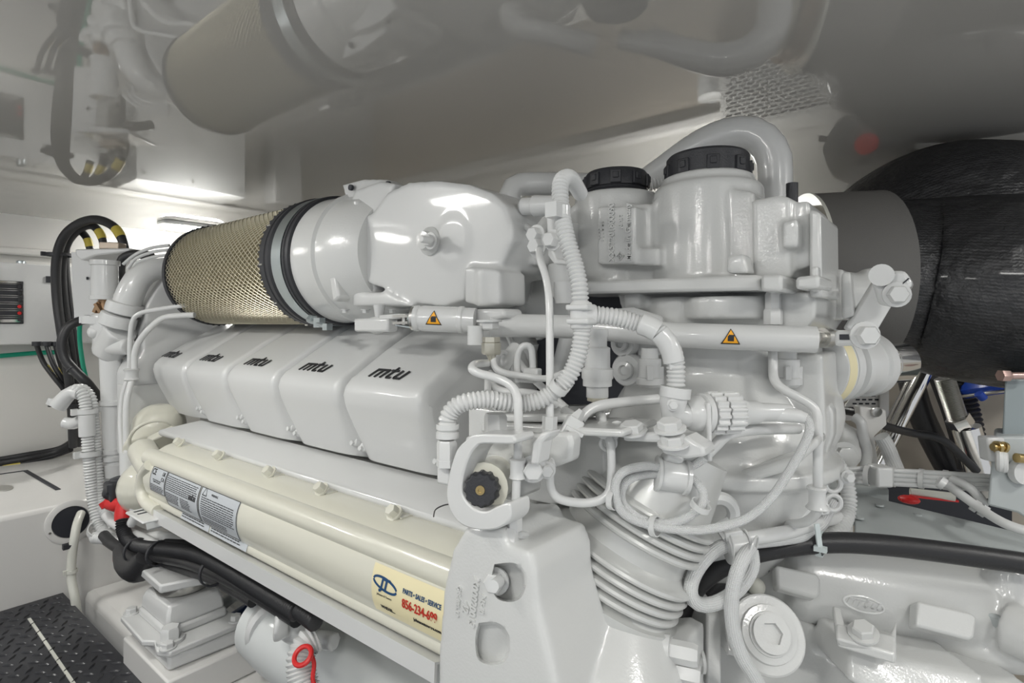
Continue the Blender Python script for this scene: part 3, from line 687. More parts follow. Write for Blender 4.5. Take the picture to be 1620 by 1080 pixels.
TK.ypoly([(1236, 350), (1262, 346), (1262, 392), (1238, 392)], .725, .03)
TK.ypoly([(1282, 420), (1294, 420), (1294, 462), (1280, 462)], .72, .05)
tk = E('expansion_tank', TK, WC, cast=.0034, sm=3)
obj('tank_flange', MB().ypoly([(882, 447), (1050, 440), (1200, 434), (1203, 459), (1050, 462), (884, 466)], .700, .26), WC, tk, bev=.004)
obj('flange_block', MB().ypoly([(1203, 434), (1237, 434), (1237, 461), (1203, 461)], .685, .08), WC, tk, bev=.004)
obj('flange_block', MB().ypoly([(1258, 438), (1296, 434), (1296, 456), (1258, 458)], .70, .08), WC, tk, bev=.004)
obj('end_flange', MB().ypoly([(1280, 330), (1298, 336), (1300, 470), (1280, 470)], .735, .12), WC, tk, bev=.004)
# cast lettering on the tank front, turned a quarter
def cast(txt, c, s, parent, ex=(0, 0, 1), ey=(-1, 0, 0), ext=.0013, bold=.0004):
    return obj('cast_lettering', text_mb(txt, s, plane_fn(c, ex, ey), ext, bold=bold), WC, parent)
f = plane_fn(PY(951, 365, .7405), (0, 0, 1), (-1, 0, 0))
mtu(f, .0088, WC, tk, 'raised_wordmark', wd=.2)
cast('XX57201800090', PY(968, 367, .7405), .0125, tk); cast('Made in Germany', PY(994, 367, .7405), .0115, tk); cast('AL Si 7', PY(982, 350, .7405), .0075, tk)
dm = [(0, 1), (1, 0), (0, -1), (-1, 0), (0, 1)]
obj('cast_diamond', strokes(MB(), [dm, [(a * .4, b * .4) for a, b in dm]], .2, plane_fn(PY(981, 405, .7405), (1, 0, 0), (0, 0, 1)), sc=.006, th=.001), WC, tk)
for cx, cy, R, h, bz in ((975, 308, .0505, .034, 0), (1119, 292, .0585, .041, 0)):
    c = PY(cx, cy, .83)
    m = MB(); rings = []; n = 96
    cap = obj('filler_cap', MB().lathe(c, (0, 0, 1), [(-.004, R * 1.05), (0, R * 1.08), (.003, R * .97), (.007, R * .95), (.0075, R), (h - .004, R), (h, R * .94), (h + .001, R * .6)], 64), BLP, tk, label='black screw cap on the %s' % ('left tank' if R < .052 else 'right tank'))
    for k in range(9):
        a = 2 * math.pi * k / 9 + .3; e = Vector((math.cos(a), math.sin(a), 0)); t = Vector((-e.y, e.x, 0))
        obj('cap_grip', MB().box(c + e * R + Vector((0, 0, .018)), (.006, .017, .020), (e, t, Vector((0, 0, 1)))).box(c + e * (R + .003) + Vector((0, 0, .020)), (.004, .009, .010), (e, t, Vector((0, 0, 1)))), BLP, cap, bev=.0012)
m = MB().torus(PY(1180, 285, .86), (1, 0, 0), .022, .003, 20); E('lifting_loop', m, WH)
E('dark_cap', MB().rod(PY(1253, 322, .88), PY(1253, 290, .88), .008), BLP)
# big coolant pipes behind the tanks
E('coolant_pipe', MB().tube(tp([(838, 345, 1.02), (814, 330, .99), (806, 308, .98), (822, 293, .99), (860, 291, 1.0), (935, 292, 1.03)]), .0205, seg=28), WT)
E('coolant_pipe', MB().tube(tp([(985, 306, 1.04), (1040, 272, 1.0), (1100, 234, .97), (1150, 213, .95), (1195, 214, .93), (1222, 244, .92), (1226, 290, .92), (1226, 330, .92)]), [.017, .021, .0255, .0275, .0275, .0275, .0265, .0265], seg=32), WT, label='large curved white coolant pipe arching over the right tank')
E('pipe_collar', MB().rod(P(1226, 300, .92), P(1226, 318, .92), .033), WT)
E('pleated_sleeve', MB().tube(tp([(1026, 290, 1.0), (1045, 284, 1.0), (1062, 280, 1.0)]), .012, ribs=.006, rib_d=.4), WT)
# body under the tanks: pump volute and bracket
m = MB().ypoly([(975, 462), (1200, 460), (1290, 462), (1290, 500), (1270, 530), (1210, 532), (1000, 515), (985, 500)], .76, .22)
m.rod(PY(1075, 470, .78), PY(1075, 520, .78), .045).rod(PY(1150, 470, .77), PY(1150, 505, .77), .055)
m.ypoly([(984, 462), (1012, 462), (1012, 490), (984, 490)], .73, .06)
E('pump_body', m, WC, cast=.0045, sm=4)
E('cable_bracket', MB().ypoly([(944, 490), (1000, 486), (1046, 500), (1046, 560), (1030, 566), (1008, 566), (1002, 545), (960, 530)], .70, .012), WH, bev=.004)
for x, y, r in ((986, 543, .010), (992, 585, .012)):
    b = E('bracket_boss', MB().lathe(PY(x, y, .69), (0, -1, 0), [(-.02, r * 1.9), (0, r * 1.9), (.004, r * 1.7)], 24), WH)
    obj('bolt', MB().lathe(PY(x, y, .69) - Vector((0, .003, 0)), (0, -1, 0), [(0, r), (.008, r), (.009, r * .6), (.004, r * .5)], 24), WH, b)
# ================================================================= TURBINE HOUSING (bowl under the rod)
TX = P(1120, 700, .84)
m = MB().lathe(Vector((TX.x, TX.y, CAMZ - .37)), (0, 0, 1), [(0, .05), (.02, .085), (.07, .125), (.13, .15), (.165, .165), (.17, .176), (.186, .176), (.19, .16), (.22, .15), (.26, .13), (.30, .105), (.36, .10)], 64)
m.ball(P(1150, 600, .88), .10, sc=(1.3, 1, .9)).ball(P(1060, 640, .82), .07).ball(P(1235, 650, .84), .085)
m.ypoly([(1245, 560), (1300, 560), (1306, 690), (1290, 760), (1240, 720)], .80, .12)
m.ypoly([(1030, 560), (1048, 540), (1060, 600), (1048, 700), (1000, 700), (980, 640)], .78, .10)
m.rod(P(1132, 770, .74), P(1120, 800, .74), .055, .03)
th = E('turbine_housing', m, WC, cast=.0042, sm=6)
obj('rim_flange', MB().ypoly([(1000, 745), (1130, 757), (1250, 722), (1290, 690), (1296, 704), (1250, 745), (1130, 778), (1000, 765)], .70, .05), WC, th, bev=.006)
obj('heat_spot', MB().lathe(P(1216, 664, .755), (0, -1, .2), [(0, .016), (.004, .015)], 24), BRN, th) if False else None
m = MB().tube(tp([(1236, 690, .8), (1262, 640, .8), (1290, 610, .82)]), .03).ypoly([(1290, 610), (1318, 650), (1318, 690), (1300, 735), (1262, 745), (1240, 790), (1226, 790), (1240, 700)], .83, .03)
E('side_casting', m, WC, cast=.004)
# lower triangular bracket right of the bowl
E('stay_bracket', MB().ypoly([(1170, 812), (1185, 790), (1290, 690), (1306, 700), (1306, 720), (1290, 790), (1280, 812), (1180, 842), (1168, 834)], .86, .02), WC, bev=.004)
# ================================================================= BELLOWS AND ELBOW CASTING at the front
c0 = P(955, 915, .665); c1 = P(1020, 795, .665); ax = (c1 - c0).normalized()
# tilt of the rings: seen from the side and slightly above
L = (c1 - c0).length
prof = [(-.01, .083)]
def ribs(h0, n, r, d, pitch=.0105):
    o = []
    for i in range(n):
        h = h0 + i * pitch
        o += [(h, r), (h + pitch * .08, r + d * .5), (h + pitch * .25, r + d * .88), (h + pitch * .5, r + d), (h + pitch * .75, r + d * .88), (h + pitch * .92, r + d * .5), (h + pitch, r)]
    return o
R = .074
prof = [(-.012, .094), (-.001, .094), (0, R + .012)] + ribs(.004, 4, R + .006, .011) + [(.052, R)] + [(L * .62, R - .001)] + ribs(L * .62 + .006, 4, R, .010) + [(L + .035, R - .004), (L + .08, R - .012)]
bl = E('exhaust_bellows', MB().lathe(c0, ax, prof, 72), BEL)
obj('oval_flange', MB().lathe(c0 - ax * .040, ax, [(0, .097), (.003, .100), (.025, .100), (.029, .096)], 56), WC, bl)
obj('flange_bolt', MB().hexb(P(884, 905, .585), ax, .010, .014).lathe(P(884, 905, .585), ax, [(-.02, .011), (0, .011)], 16), WH, bl)
# elbow housing: lathe-like shoulder running from the oval flange into the end cover
dn = c0 - ax * .05
m = MB().tube([dn + ax * .004, dn - ax * .03, P(938, 1022, .645), P(905, 1085, .63), P(880, 1170, .62)], [.091, .093, .110, .126, .14], seg=40)
m.ypoly([(735, 834), (790, 836), (797, 846), (801, 862), (836, 874), (846, 905), (850, 960), (870, 1040), (900, 1180), (690, 1180), (692, 1030), (700, 930), (714, 870)], .410, .10)
m.ball(P(862, 930, .56), .026, sc=(1, 1, 1.5))
m.ypoly([(1020, 1010), (1062, 1008), (1084, 1020), (1084, 1180), (1010, 1180)], .60, .06)
m.ypoly([(790, 845), (838, 862), (850, 900), (850, 960), (815, 960)], .455, .06)
eh = E('elbow_housing', m, WC, cast=.0032, sm=9)
for (x, y) in ((796, 926), (784, 1012)):
    # recessed pocket with a bolt
    c = PY(x, y, .4205)
obj('pocket_bolt', MB().hexb(PY(786, 918, .420), (.3, -1, .1), .0098, .010).lathe(PY(790, 919, .411), (.3, -1, .1), [(0, .0055), (.014, .0055)], 14), WH, eh)
def pocket(pts, Y, d):
    pts = [(v.x, v.y) for v in crom([Vector((a_, b_, 0)) for a_, b_ in pts + pts[:1]], 5)][:-1]
    return MB().grid([[PY(cx_ + (x - cx_) * f, cy_ + (y - cy_) * f, Y + h) for x, y in pts] for h, f in ((-.03, 1.25), (0, 1.0), (d, .85)) for cx_, cy_ in [(sum(p[0] for p in pts) / len(pts), sum(p[1] for p in pts) / len(pts))]])
carve(eh, [pocket([(782, 892), (812, 890), (829, 902), (832, 925), (824, 945), (806, 952), (784, 944), (778, 915)], .410, .018), pocket([(757, 985), (785, 984), (803, 1000), (806, 1025), (798, 1046), (778, 1052), (756, 1042), (752, 1010)], .410, .012)])
s_ = Vector((-.14, 0, -1)).normalized(); e_ = Vector((1, 0, -.14)).normalized()
cast('X00020013', PY(750, 952, .4095), .0108, eh, ex=s_, ey=e_, ext=.0016); cast('42', PY(737, 960, .4095), .012, eh, ex=s_, ey=e_, ext=.0016)
cast('GJS 400-18', PY(725, 950, .4095), .0072, eh, ex=s_, ey=e_, ext=.0013); cast('N540', PY(763, 955, .4095), .0085, eh, ex=s_, ey=e_, ext=.0013)
m = MB()
for x, y in ((1068, 1026), (1072, 1058)): m.hexb(P(x - 20, y, .60), (1, .3, 0), .0115, .03)
E('housing_bolts', m, WH, kind=None)
# ================================================================= C-BRACKET AND SENSOR inside it
o_ = [(812, 688), (752, 687), (736, 697), (722, 712), (711, 745), (706, 778), (710, 803), (722, 823), (738, 834), (762, 839), (788, 836), (806, 822), (807, 800), (800, 796), (786, 801), (768, 809), (752, 806), (738, 794), (730, 776), (733, 748), (742, 722), (752, 708), (764, 702), (812, 702)]
o_ = [(v.x, v.y) for v in crom([Vector((a_, b_, 0)) for a_, b_ in o_[:24] + o_[:1]], 4)][:-1]
cbk = E('hook_bracket', MB().ypoly(o_, .395, .030), WH, bev=.003)
E('bracket_foot', MB().ypoly([(690, 737), (708, 737), (712, 770), (690, 766)], .40, .03), WH, bev=.003)
E('hex_standoff', MB().hexb(P(784, 692, .60), (0, 0, 1), .0125, .026, False), WH)
sn = E('drain_valve', MB().rod(PY(795, 746, .50), PY(766, 770, .415), .0235, .022), CR)
obj('valve_rim', MB().rod(PY(768, 768, .422), PY(765, 771, .414), .0245), CR, sn)
ax2 = (PY(766, 770, .415) - PY(795, 746, .50)).normalized(); kp = PY(765, 771, .414)
rings = []
for h, k in ((0, 1), (.012, .97), (.014, .86)):
    e1, e2, a_ = basis(ax2); rings.append([kp + a_ * h + (e1 * math.cos(2 * math.pi * j / 48) + e2 * math.sin(2 * math.pi * j / 48)) * (.0175 if j % 4 < 2 else .0160) * k for j in range(48)])
kb = obj('knob', MB().grid(rings), BLP, sn); obj('brass_centre', MB().lathe(kp + ax2 * .0135, ax2, [(0, .0045), (.002, .0045), (.002, .002), (.001, .0018)], 20), BRS, kb)
E('sensor_block', MB().ypoly([(758, 716), (812, 712), (814, 792), (800, 792), (760, 760)], .47, .05), WH, bev=.004)
E('mounting_plate', MB().ypoly([(735, 690), (900, 684), (905, 700), (902, 730), (875, 740), (830, 728), (735, 720)], .47, .02), WC, bev=.004)
# ================================================================= VALLEY DETAILS seen behind the pipes
E('inner_casting', MB().ypoly([(740, 640), (800, 650), (900, 668), (960, 680), (960, 760), (880, 800), (820, 790), (740, 700)], .56, .06), WC, cast=.005)
E('step_casting', MB().ypoly([(780, 655), (905, 655), (905, 668), (780, 668)], .50, .08).ypoly([(760, 668), (985, 680), (985, 692), (760, 684)], .49, .08), WC, bev=.003)
E('rear_housing', MB().ypoly([(830, 420), (890, 440), (905, 500), (850, 540), (800, 500)], .80, .08).ypoly([(700, 540), (800, 540), (830, 640), (780, 700), (700, 700)], .74, .05), WC, cast=.006)
E('shade_panel', MB().ypoly([(850, 455), (985, 462), (985, 640), (850, 640)], .81, .02), DRK)  # near-black panel painting in the shade of the gap behind the sensor
for p, r in (((836, 540), .02), ((905, 520), .018)): E('valley_pipe', MB().tube([PY(p[0], p[1], .80), PY(p[0] - 20, p[1] + 80, .80)], r, smooth=False), WT)
# ================================================================= RIGID PIPES on the engine
def pipe(pts, r, m=WT, name='pipe', **k): return E(name, MB().tube(tp(pts), r, seg=16, **{a: b for a, b in k.items() if a == 'ribs'}), m)
def nut(a, b, r, name='pipe_nut', m=WT):
    a = P(*a); b = P(*b); return E(name, MB().hexb(a, b - a, r, (b - a).length, False), m)
t1 = pipe([(853, 396, .64), (855, 412, .62), (864, 440, .61), (869, 480, .60), (870, 560, .59), (870, 661, .58)], .0042)
nut((870, 658, .58), (869, 686, .58), .0078); E('pipe_stub', MB().rod(P(869, 684, .58), P(869, 726, .58), .0045), WT)
E('pipe_grommet', MB().lathe(P(869, 706, .58) , (0, 0, 1), [(0, .006), (.001, .0075), (.010, .0062), (.019, .0075), (.020, .006)], 20), WT)
pipe([(771, 574, .66), (752, 576, .60), (747, 584, .575), (760, 591, .57), (783, 597, .57), (806, 608, .565), (818, 626, .56), (820, 660, .555), (819, 724, .55)], .0044)
E('straight_pipe', MB().rod(P(819, 722, .55), P(815, 815, .545), .0043), WT)
E('pipe_grommet', MB().lathe(P(819, 757, .55), (0, 0, 1), [(0, .0068), (.001, .0085), (.004, .0075), (.015, .0075), (.019, .0085), (.020, .007)], 24), WT)
nut((814, 838, .545), (814, 813, .545), .0075); nut((808, 858, .54), (809, 836, .545), .0082); nut((822, 846, .54), (834, 846, .55), .0035, 'plug')
pipe([(780, 566, .66), (783, 580, .655), (797, 589, .65), (830, 595, .64), (867, 598, .64), (905, 583, .66), (934, 568, .70)], .0038)
pipe([(821, 604, .66), (818, 575, .66), (822, 553, .66), (832, 546, .66), (841, 553, .66), (843, 585, .66)], .0040)
pipe([(776, 600, .64), (782, 613, .63), (800, 620, .62), (830, 621, .62), (856, 626, .62), (880, 640, .63)], .0046)
pipe([(772, 620, .62), (772, 600, .64), (776, 590, .66)], .004); pipe([(800, 520, .80), (812, 548, .76), (820, 570, .74), (845, 600, .70), (895, 645, .66)], .0046)
pipe([(893, 650, .62), (902, 655, .61), (915, 664, .60)], .0055)
E('pipe_clip', MB().box(P(842, 590, .655), (.022, .01, .012)).box(P(836, 601, .655), (.022, .01, .006)), WT, bev=.002)
pipe([(790, 590, .7), (805, 565, .7), (815, 552, .72)], .009, name='hose_stub'); E('stub_ring', MB().torus(P(796, 570, .69), (1, 0, 0), .010, .003), WT)
# pipe with the slanted quick connector, bending round to the tie
pipe([(906, 681, .585), (898, 700, .58), (882, 718, .575), (871, 742, .57), (871, 770, .57), (884, 788, .57), (915, 795, .575), (942, 793, .58), (961, 782, .58), (967, 758, .585), (966, 705, .59), (958, 684, .60), (952, 660, .62)], .0046)
qc = E('quick_connector', MB().bar(P(892, 697, .58), P(912, 662, .585), .018, .016, up=FW), WT, bev=.002)
obj('connector_tip', MB().lathe(P(911, 664, .585), P(920, 650, .585) - P(911, 664, .585), [(0, .008), (.012, .0035)], 4), WT, qc)
obj('latch_rib', MB().bar(P(886, 688, .575), P(912, 702, .575), .004, .012, up=FW), WT, qc); obj('latch_rib', MB().bar(P(895, 674, .575), P(921, 688, .575), .004, .012, up=FW), WT, qc)
pipe([(918, 664, .60), (930, 650, .605), (950, 641, .61), (985, 636, .62), (1052, 630, .63)], .0056)
E('pipe_grommet', MB().lathe(P(953, 690, .60), (.3, 0, 1), [(0, .008), (.002, .0095), (.012, .0095), (.014, .008)], 20), WT)
t8 = pipe([(1223, 505, .70), (1223, 575, .69), (1225, 600, .68), (1240, 616, .67), (1280, 638, .66), (1293, 656, .655), (1294, 690, .65), (1294, 740, .65), (1293, 800, .65), (1286, 817, .66), (1264, 828, .68), (1220, 829, .74), (1170, 828, .80)], .0055)
nut((1223, 513, .70), (1223, 488, .70), .0115); nut((1223, 490, .70), (1223, 462, .70), .0095)
E('pipe_grommet', MB().lathe(P(1293, 806, .65), (0, 0, 1), [(0, .010), (.002, .0125), (.007, .009), (.02, .009), (.025, .0115), (.027, .010)], 24), WT)
p_ = pipe([(1232, 470, .74), (1228, 480, .72)], .01, name='pipe_stub')
# P-clamps
def pclamp(x, y, t, R, ang, L=.02, name='pipe_clamp'):
    c = P(x, y, t); d = (RT * math.cos(math.radians(ang)) + Vector((0, 0, math.sin(math.radians(ang)))))
    o = E(name, MB().torus(c, FW, R, R * .30, 26, 8).bar(c + d * R, c + d * (R + L), .012, .004, up=FW), WT)
    obj('bolt', MB().hexb(c + d * (R + L * .8) - FW * .002, -FW, .0065, .007), WT, o); return o
pclamp(1252, 790, .72, .024, -15, .02); pclamp(840, 742, .56, .006, 0, .012); pclamp(962, 700, .60, .008, 60, .012)
E('loop_clamp', MB().bar(P(840, 735, .57), P(866, 735, .57), .018, .008), WT, bev=.002); E('hex_bolt', MB().hexb(P(843, 741, .555), -FW, .010, .010), WT)
E('white_arm', MB().ypoly([(838, 735), (842, 700), (855, 685), (868, 682), (868, 690), (856, 700), (850, 735)], .42, .02), WT, bev=.003)
# pressure sensor standing under the rod
ps = E('pressure_sensor', MB().lathe(P(945, 628, .64), (0, 0, 1), [(0, .0125), (.012, .0125), (.013, .0165), (.02, .0165), (.022, .018), (.032, .018), (.034, .0145), (.056, .0145), (.058, .011), (.068, .011), (.07, .0125), (.078, .0125)], 28), WH)
obj('brass_union', MB().hexb(P(945, 634, .64), (0, 0, 1), .0115, .015, False), mat('stained_brass', (.58, .55, .45), .35, .8), ps)
pipe([(945, 636, .64), (950, 655, .63), (953, 680, .61)], .006)
# sensor plug at the top, left of the bracket
pg = E('sensor_plug', MB().lathe(P(822, 327, .80), P(862, 325, .78) - P(822, 327, .80), [(0, .006), (.006, .0125), (.022, .0125), (.024, .015), (.03, .015), (.04, .014), (.06, .013)], 20), WT)
E('angle_bracket', MB().ypoly([(865, 330), (872, 328), (874, 395), (880, 410), (902, 412), (902, 418), (876, 418), (866, 404), (864, 340)], .53, .03), WT, bev=.002)
for x, y in ((876, 380), (850, 372), (852, 390)): E('hex_bolt', MB().hexb(PY(x, y, .53), (0, -1, 0), .009, .010), WT)
pipe([(815, 345, .85), (838, 362, .78), (852, 372, .72), (862, 380, .70)], .005)
E('elbow_fitting', MB().tube(tp([(866, 352, .70), (856, 366, .68), (849, 380, .67), (851, 398, .65)]), .009), WT)
E('tank_neck', MB().ypoly([(884, 350), (905, 350), (905, 420), (884, 430)], .75, .1).lathe(P(895, 450, .82), (0, 0, 1), [(-.02, .022), (0, .026), (.03, .026)], 24), WC, bev=.003)
E('nipple', MB().lathe(P(896, 480, .80), (0, 0, 1), [(0, .016), (.015, .018), (.03, .018)], 24), WT)
for x, y, t_ in ((1028, 612, .72), (1246, 612, .73)):
    cb2 = E('plug_connector', MB().lathe(P(x, y, t_), (0, 0, 1), [(0, .012), (.004, .017), (.012, .017), (.013, .0145), (.036, .0145), (.037, .011), (.05, .011)], 24), WT)
    obj('latch', MB().box(P(x, y - 22, t_ - .015), (.008, .006, .018), (RT, FW, Vector((0, 0, 1)))).box(P(x + 17, y - 18, t_ - .004), (.006, .012, .024), (RT, FW, Vector((0, 0, 1)))), WT, cb2, bev=.001)
# transducer bracket with two bolts in the middle
pb = E('sensor_bracket', MB().ypoly([(985, 688), (1045, 682), (1048, 693), (1085, 690), (1100, 700), (1112, 706), (1116, 722), (1085, 726), (1048, 718), (1040, 700), (985, 698)], .52, .03), WT, bev=.003)
obj('upright', MB().bar(P(1110, 632, .585), P(1112, 722, .585), .005, .045, up=FW), WT, pb, bev=.002)
for x, y in ((1000, 679), (1060, 675), (1066, 698)): obj('bolt', MB().hexb(PY(x, y + 4, .52), (0, -.25, 1), .0115, .008), WT, pb)
cl_ = E('pipe_saddle', MB().lathe(P(1036, 748, .60), P(1090, 756, .60) - P(1036, 748, .60), [(0, .0165), (.001, .0185), (.004, .0185), (.005, .0165), (.030, .0165), (.031, .0185), (.035, .0185), (.036, .0165)], 32), WT)
obj('saddle_strap', MB().bar(P(1062, 732, .595), P(1064, 716, .60), .018, .026, up=FW), WT, cl_, bev=.003)
# hanging loop clamp below the bowl
E('hanging_clamp', MB().torus(P(1136, 812, .66), FW, .018, .008, 26, arc=(0, math.pi * 1.3)).bar(P(1140, 826, .655), P(1156, 850, .64), .018, .010, up=FW), WT)
# left-end pipes
pipe([(300, 482, 1.42), (284, 484, 1.42), (240, 491, 1.42), (221, 496, 1.42), (210, 507, 1.42), (206, 535, 1.42), (205, 585, 1.42), (204, 596, 1.42), (196, 616, 1.41), (191, 650, 1.40), (192, 700, 1.38), (196, 745, 1.36)], .0058)
pipe([(308, 498, 1.40), (285, 499, 1.40), (258, 503, 1.40), (236, 520, 1.39), (220, 540, 1.39), (213, 560, 1.39), (212, 592, 1.39), (206, 610, 1.38), (200, 640, 1.37), (200, 700, 1.36), (202, 745, 1.35)], .0072)
E('pipe_grommet', MB().lathe(P(208, 602, 1.39), (0, 0, 1), [(0, .014), (.003, .018), (.008, .014), (.022, .014), (.028, .018), (.03, .014)], 24), WT)
E('pipe_fitting', MB().rod(P(203, 770, 1.34), P(202, 715, 1.35), .017).hexb(P(203, 776, 1.34), (0, 0, 1), .020, .03, False), WT)
pipe([(203, 775, 1.34), (204, 792, 1.33), (214, 798, 1.31), (224, 785, 1.28)], .006)
E('small_bracket', MB().tube(tp([(222, 765, 1.28), (214, 780, 1.28), (212, 800, 1.28), (214, 815, 1.28), (206, 830, 1.28)]), .010).bar(P(226, 765, 1.27), P(238, 772, 1.25), .03, .05), WT)
E('corner_plate', MB().ypoly([(222, 785), (240, 785), (240, 815), (265, 830), (232, 840), (226, 812)], .455, .03), GW, bev=.003)
# mesh of thin wires at top of the left end
for dy in (0, 7, 15): pipe([(195 + dy, 418 + dy, 1.5), (215, 402 + dy, 1.5), (240, 392 + dy, 1.5), (268, 388 + dy, 1.5)], .0042, name='thin_pipe')
E('short_black_hose', MB().tube(tp([(192, 450, 1.62), (190, 425, 1.62), (196, 408, 1.62), (215, 402, 1.62), (240, 405, 1.62)]), .013), BLK)
# ================================================================= STANDPIPE with strainer top at the left end
sp = thing('standpipe', P(184, 760, 1.5), 'tall white vertical pipe with a curved elbow at the engine end', 'pipe')
obj('pipe', MB().rod(P(183, 750, 1.5), P(175, 555, 1.5), .0265), WT, sp)
obj('tee_body', MB().lathe(P(175, 562, 1.5), (-.03, 0, 1), [(0, .036), (.004, .040), (.045, .040), (.075, .046), (.105, .046), (.112, .038)], 28).rod(P(172, 555, 1.5), P(193, 520, 1.46), .04, .038), WT, sp, cast=.005)
obj('pump_body', MB().lathe(P(166, 474, 1.5), (0, 0, 1), [(0, .034), (.01, .034), (.011, .031), (.09, .030), (.092, .034), (.104, .034)], 24), WH, sp)
obj('coupling', MB().bar(P(150, 494, 1.49), P(158, 478, 1.49), .012, .008).bar(P(160, 494, 1.48), P(152, 480, 1.48), .012, .008).rod(P(164, 497, 1.5), P(164, 474, 1.5), .012), BRN, sp)
obj('flange', MB().lathe(P(163, 512, 1.5), (0, 0, 1), [(0, .046), (.018, .046)], 24).bar(P(134, 505, 1.5), P(160, 505, 1.5), .04, .02), WT, sp)
obj('side_port', MB().rod(P(176, 548, 1.47), P(205, 548, 1.45), .022).ball(P(150, 525, 1.47), .018), WT, sp, cast=.004)
eb_ = obj('elbow', MB().tube(tp([(262, 424, 1.50), (240, 427, 1.48), (220, 440, 1.46), (207, 462, 1.45), (199, 486, 1.45)]), [.028, .029, .031, .032, .033], seg=28), WT, sp)
for (x0, y0, x1, y1) in ((200, 478, 195, 494), (190, 497, 184, 514)):
    a, b = P(x0, y0, 1.45), P(x1, y1, 1.45); obj('hose_cuff', MB().lathe(a, b - a, [(0, .037), (.002, .041), (.012, .0425), ((b - a).length, .0425), ((b - a).length + .003, .038)], 28), WT, sp)
for y in (640, 716, 727): obj('band', MB().lathe(P(180, y, 1.5), (0, 0, 1), [(0, .0285), (.001, .032), (.012, .032), (.013, .0285)], 28), WT, sp)
obj('cuff', MB().rod(P(182, 752, 1.5), P(182, 733, 1.5), .031), WT, sp); obj('foot_elbow', MB().tube(tp([(182, 752, 1.5), (179, 768, 1.5), (176, 778, 1.48)]), .027), WT, sp)
# bracket plate holding the loop
bp_ = thing('end_bracket', P(140, 505, 1.66), 'bent white steel bracket plate at the engine end under the hose loop', 'bracket')
obj('plate', MB().bar(P(132, 398, 1.66), P(137, 506, 1.66), .003, .07, up=RT), WH, bp_)
obj('plate', MB().prism([P(118, 394, 1.62), P(205, 392, 1.62), P(205, 398, 1.62), P(150, 404, 1.62), P(128, 412, 1.62), P(120, 404, 1.62)], FW * .12), WH, bp_, bev=.004)
obj('drain_slot', MB().box(P(138, 440, 1.655), (.01, .003, .008)), DRK, bp_)
t = tag(obj('bronze_tab', MB().bar(P(163, 389, 1.68), P(194, 390, 1.68), .02, .034, up=FW), mat('bronze_grey', (.38, .32, .26), .4, .6), bev=.002), 'small grey brown metal tab standing on the end bracket', 'bracket')
# ---- white corrugated conduits down the left side
def conduit(name, pts, r, label, group, m=WT, ribs=.0075, **k):
    return cable(name, pts, r, m, label, 'conduit', group, ribs=ribs, seg=14)
cA = conduit('corrugated_conduit', [(112, 622, 1.44), (122, 616, 1.44), (133, 630, 1.44), (137, 660, 1.44), (140, 717, 1.44), (145, 770, 1.44), (152, 812, 1.43), (160, 836, 1.42), (180, 852, 1.40), (205, 862, 1.37)], .0125, 'white corrugated conduit nearest the left edge beside the standpipe', 'conduits at the engine end')
cB = conduit('corrugated_conduit', [(118, 618, 1.47), (131, 616, 1.46), (143, 630, 1.46), (147, 660, 1.46), (151, 717, 1.46), (157, 780, 1.45), (168, 812, 1.43), (190, 828, 1.40), (215, 842, 1.36), (250, 856, 1.30), (300, 872, 1.2)], .0125, 'white corrugated conduit running right beside the standpipe then under the red boots', 'conduits at the engine end')
cC = conduit('corrugated_conduit', [(150, 850, 1.40), (172, 852, 1.38), (195, 858, 1.35), (215, 858, 1.33), (250, 850, 1.28), (300, 862, 1.18)], .0125, 'white corrugated conduit under the exchanger, lowest of the bunch', 'conduits at the engine end')
obj('elbow_boot', MB().tube(tp([(92, 642, 1.44), (102, 630, 1.44), (114, 620, 1.44), (126, 622, 1.44)]), [.020, .019, .017, .016]), WT, cA)
obj('connector', MB().bar(P(75, 634, 1.44), P(104, 646, 1.44), .018, .006, up=FW).bar(P(82, 636, 1.44), P(98, 630, 1.44), .014, .022, up=FW), WT, cA, bev=.002)
obj('elbow_boot', MB().tube(tp([(102, 668, 1.45), (116, 670, 1.45), (128, 664, 1.44)]), [.014, .015, .013]), WT, cB)
obj('tee_piece', MB().rod(P(137, 655, 1.44), P(138, 690, 1.44), .018), WT, cA, bev=.002)
for y in (650, 717): tie(P(138 + (y - 650) * .06, y, 1.445), (0, 0, 1), .022, WT, cA, .012); obj('tie_link', MB().bar(P(145, y, 1.45), P(160, y - 4, 1.48), .010, .012), WT, cA)
tie(P(156, 838, 1.41), (.6, 0, .7), .022, WT, cA, .014)
for x, y, r in ((209, 842, .0135),): cable('white_hose', [(168, 815, 1.36), (182, 828, 1.34), (205, 842, 1.30), (235, 856, 1.25), (262, 870, 1.2)], .0115, WT, 'smooth white hose ending under the exchanger behind the red boots', 'hose')
# ---- red battery boots and black connector
rbt = thing('battery_boot', P(188, 815, 1.33), 'pair of red rubber terminal boots below the black connector', 'terminal boot')
obj('boot', MB().tube(tp([(172, 794, 1.33), (185, 797, 1.32), (200, 796, 1.31)]), [.016, .0185, .0165]), RED, rbt, cast=.003)
obj('boot', MB().tube(tp([(196, 797, 1.30), (195, 810, 1.295), (194, 823, 1.29)]), [.015, .0175, .0165]), RED, rbt)
obj('collar', MB().rod(P(170, 790, 1.33), P(175, 798, 1.33), .019), RED, rbt)
bc = tag(obj('black_connector', MB().box(P(186, 775, 1.33), (.04, .04, .045)).box(P(174, 770, 1.32), (.03, .02, .02)).bar(P(178, 762, 1.33), P(205, 755, 1.33), .02, .02).ball(P(210, 748, 1.34), .016).ball(P(172, 780, 1.32), .014), BLP, cast=.003, sm=2), 'black plastic connector block directly above the red boots', 'connector')
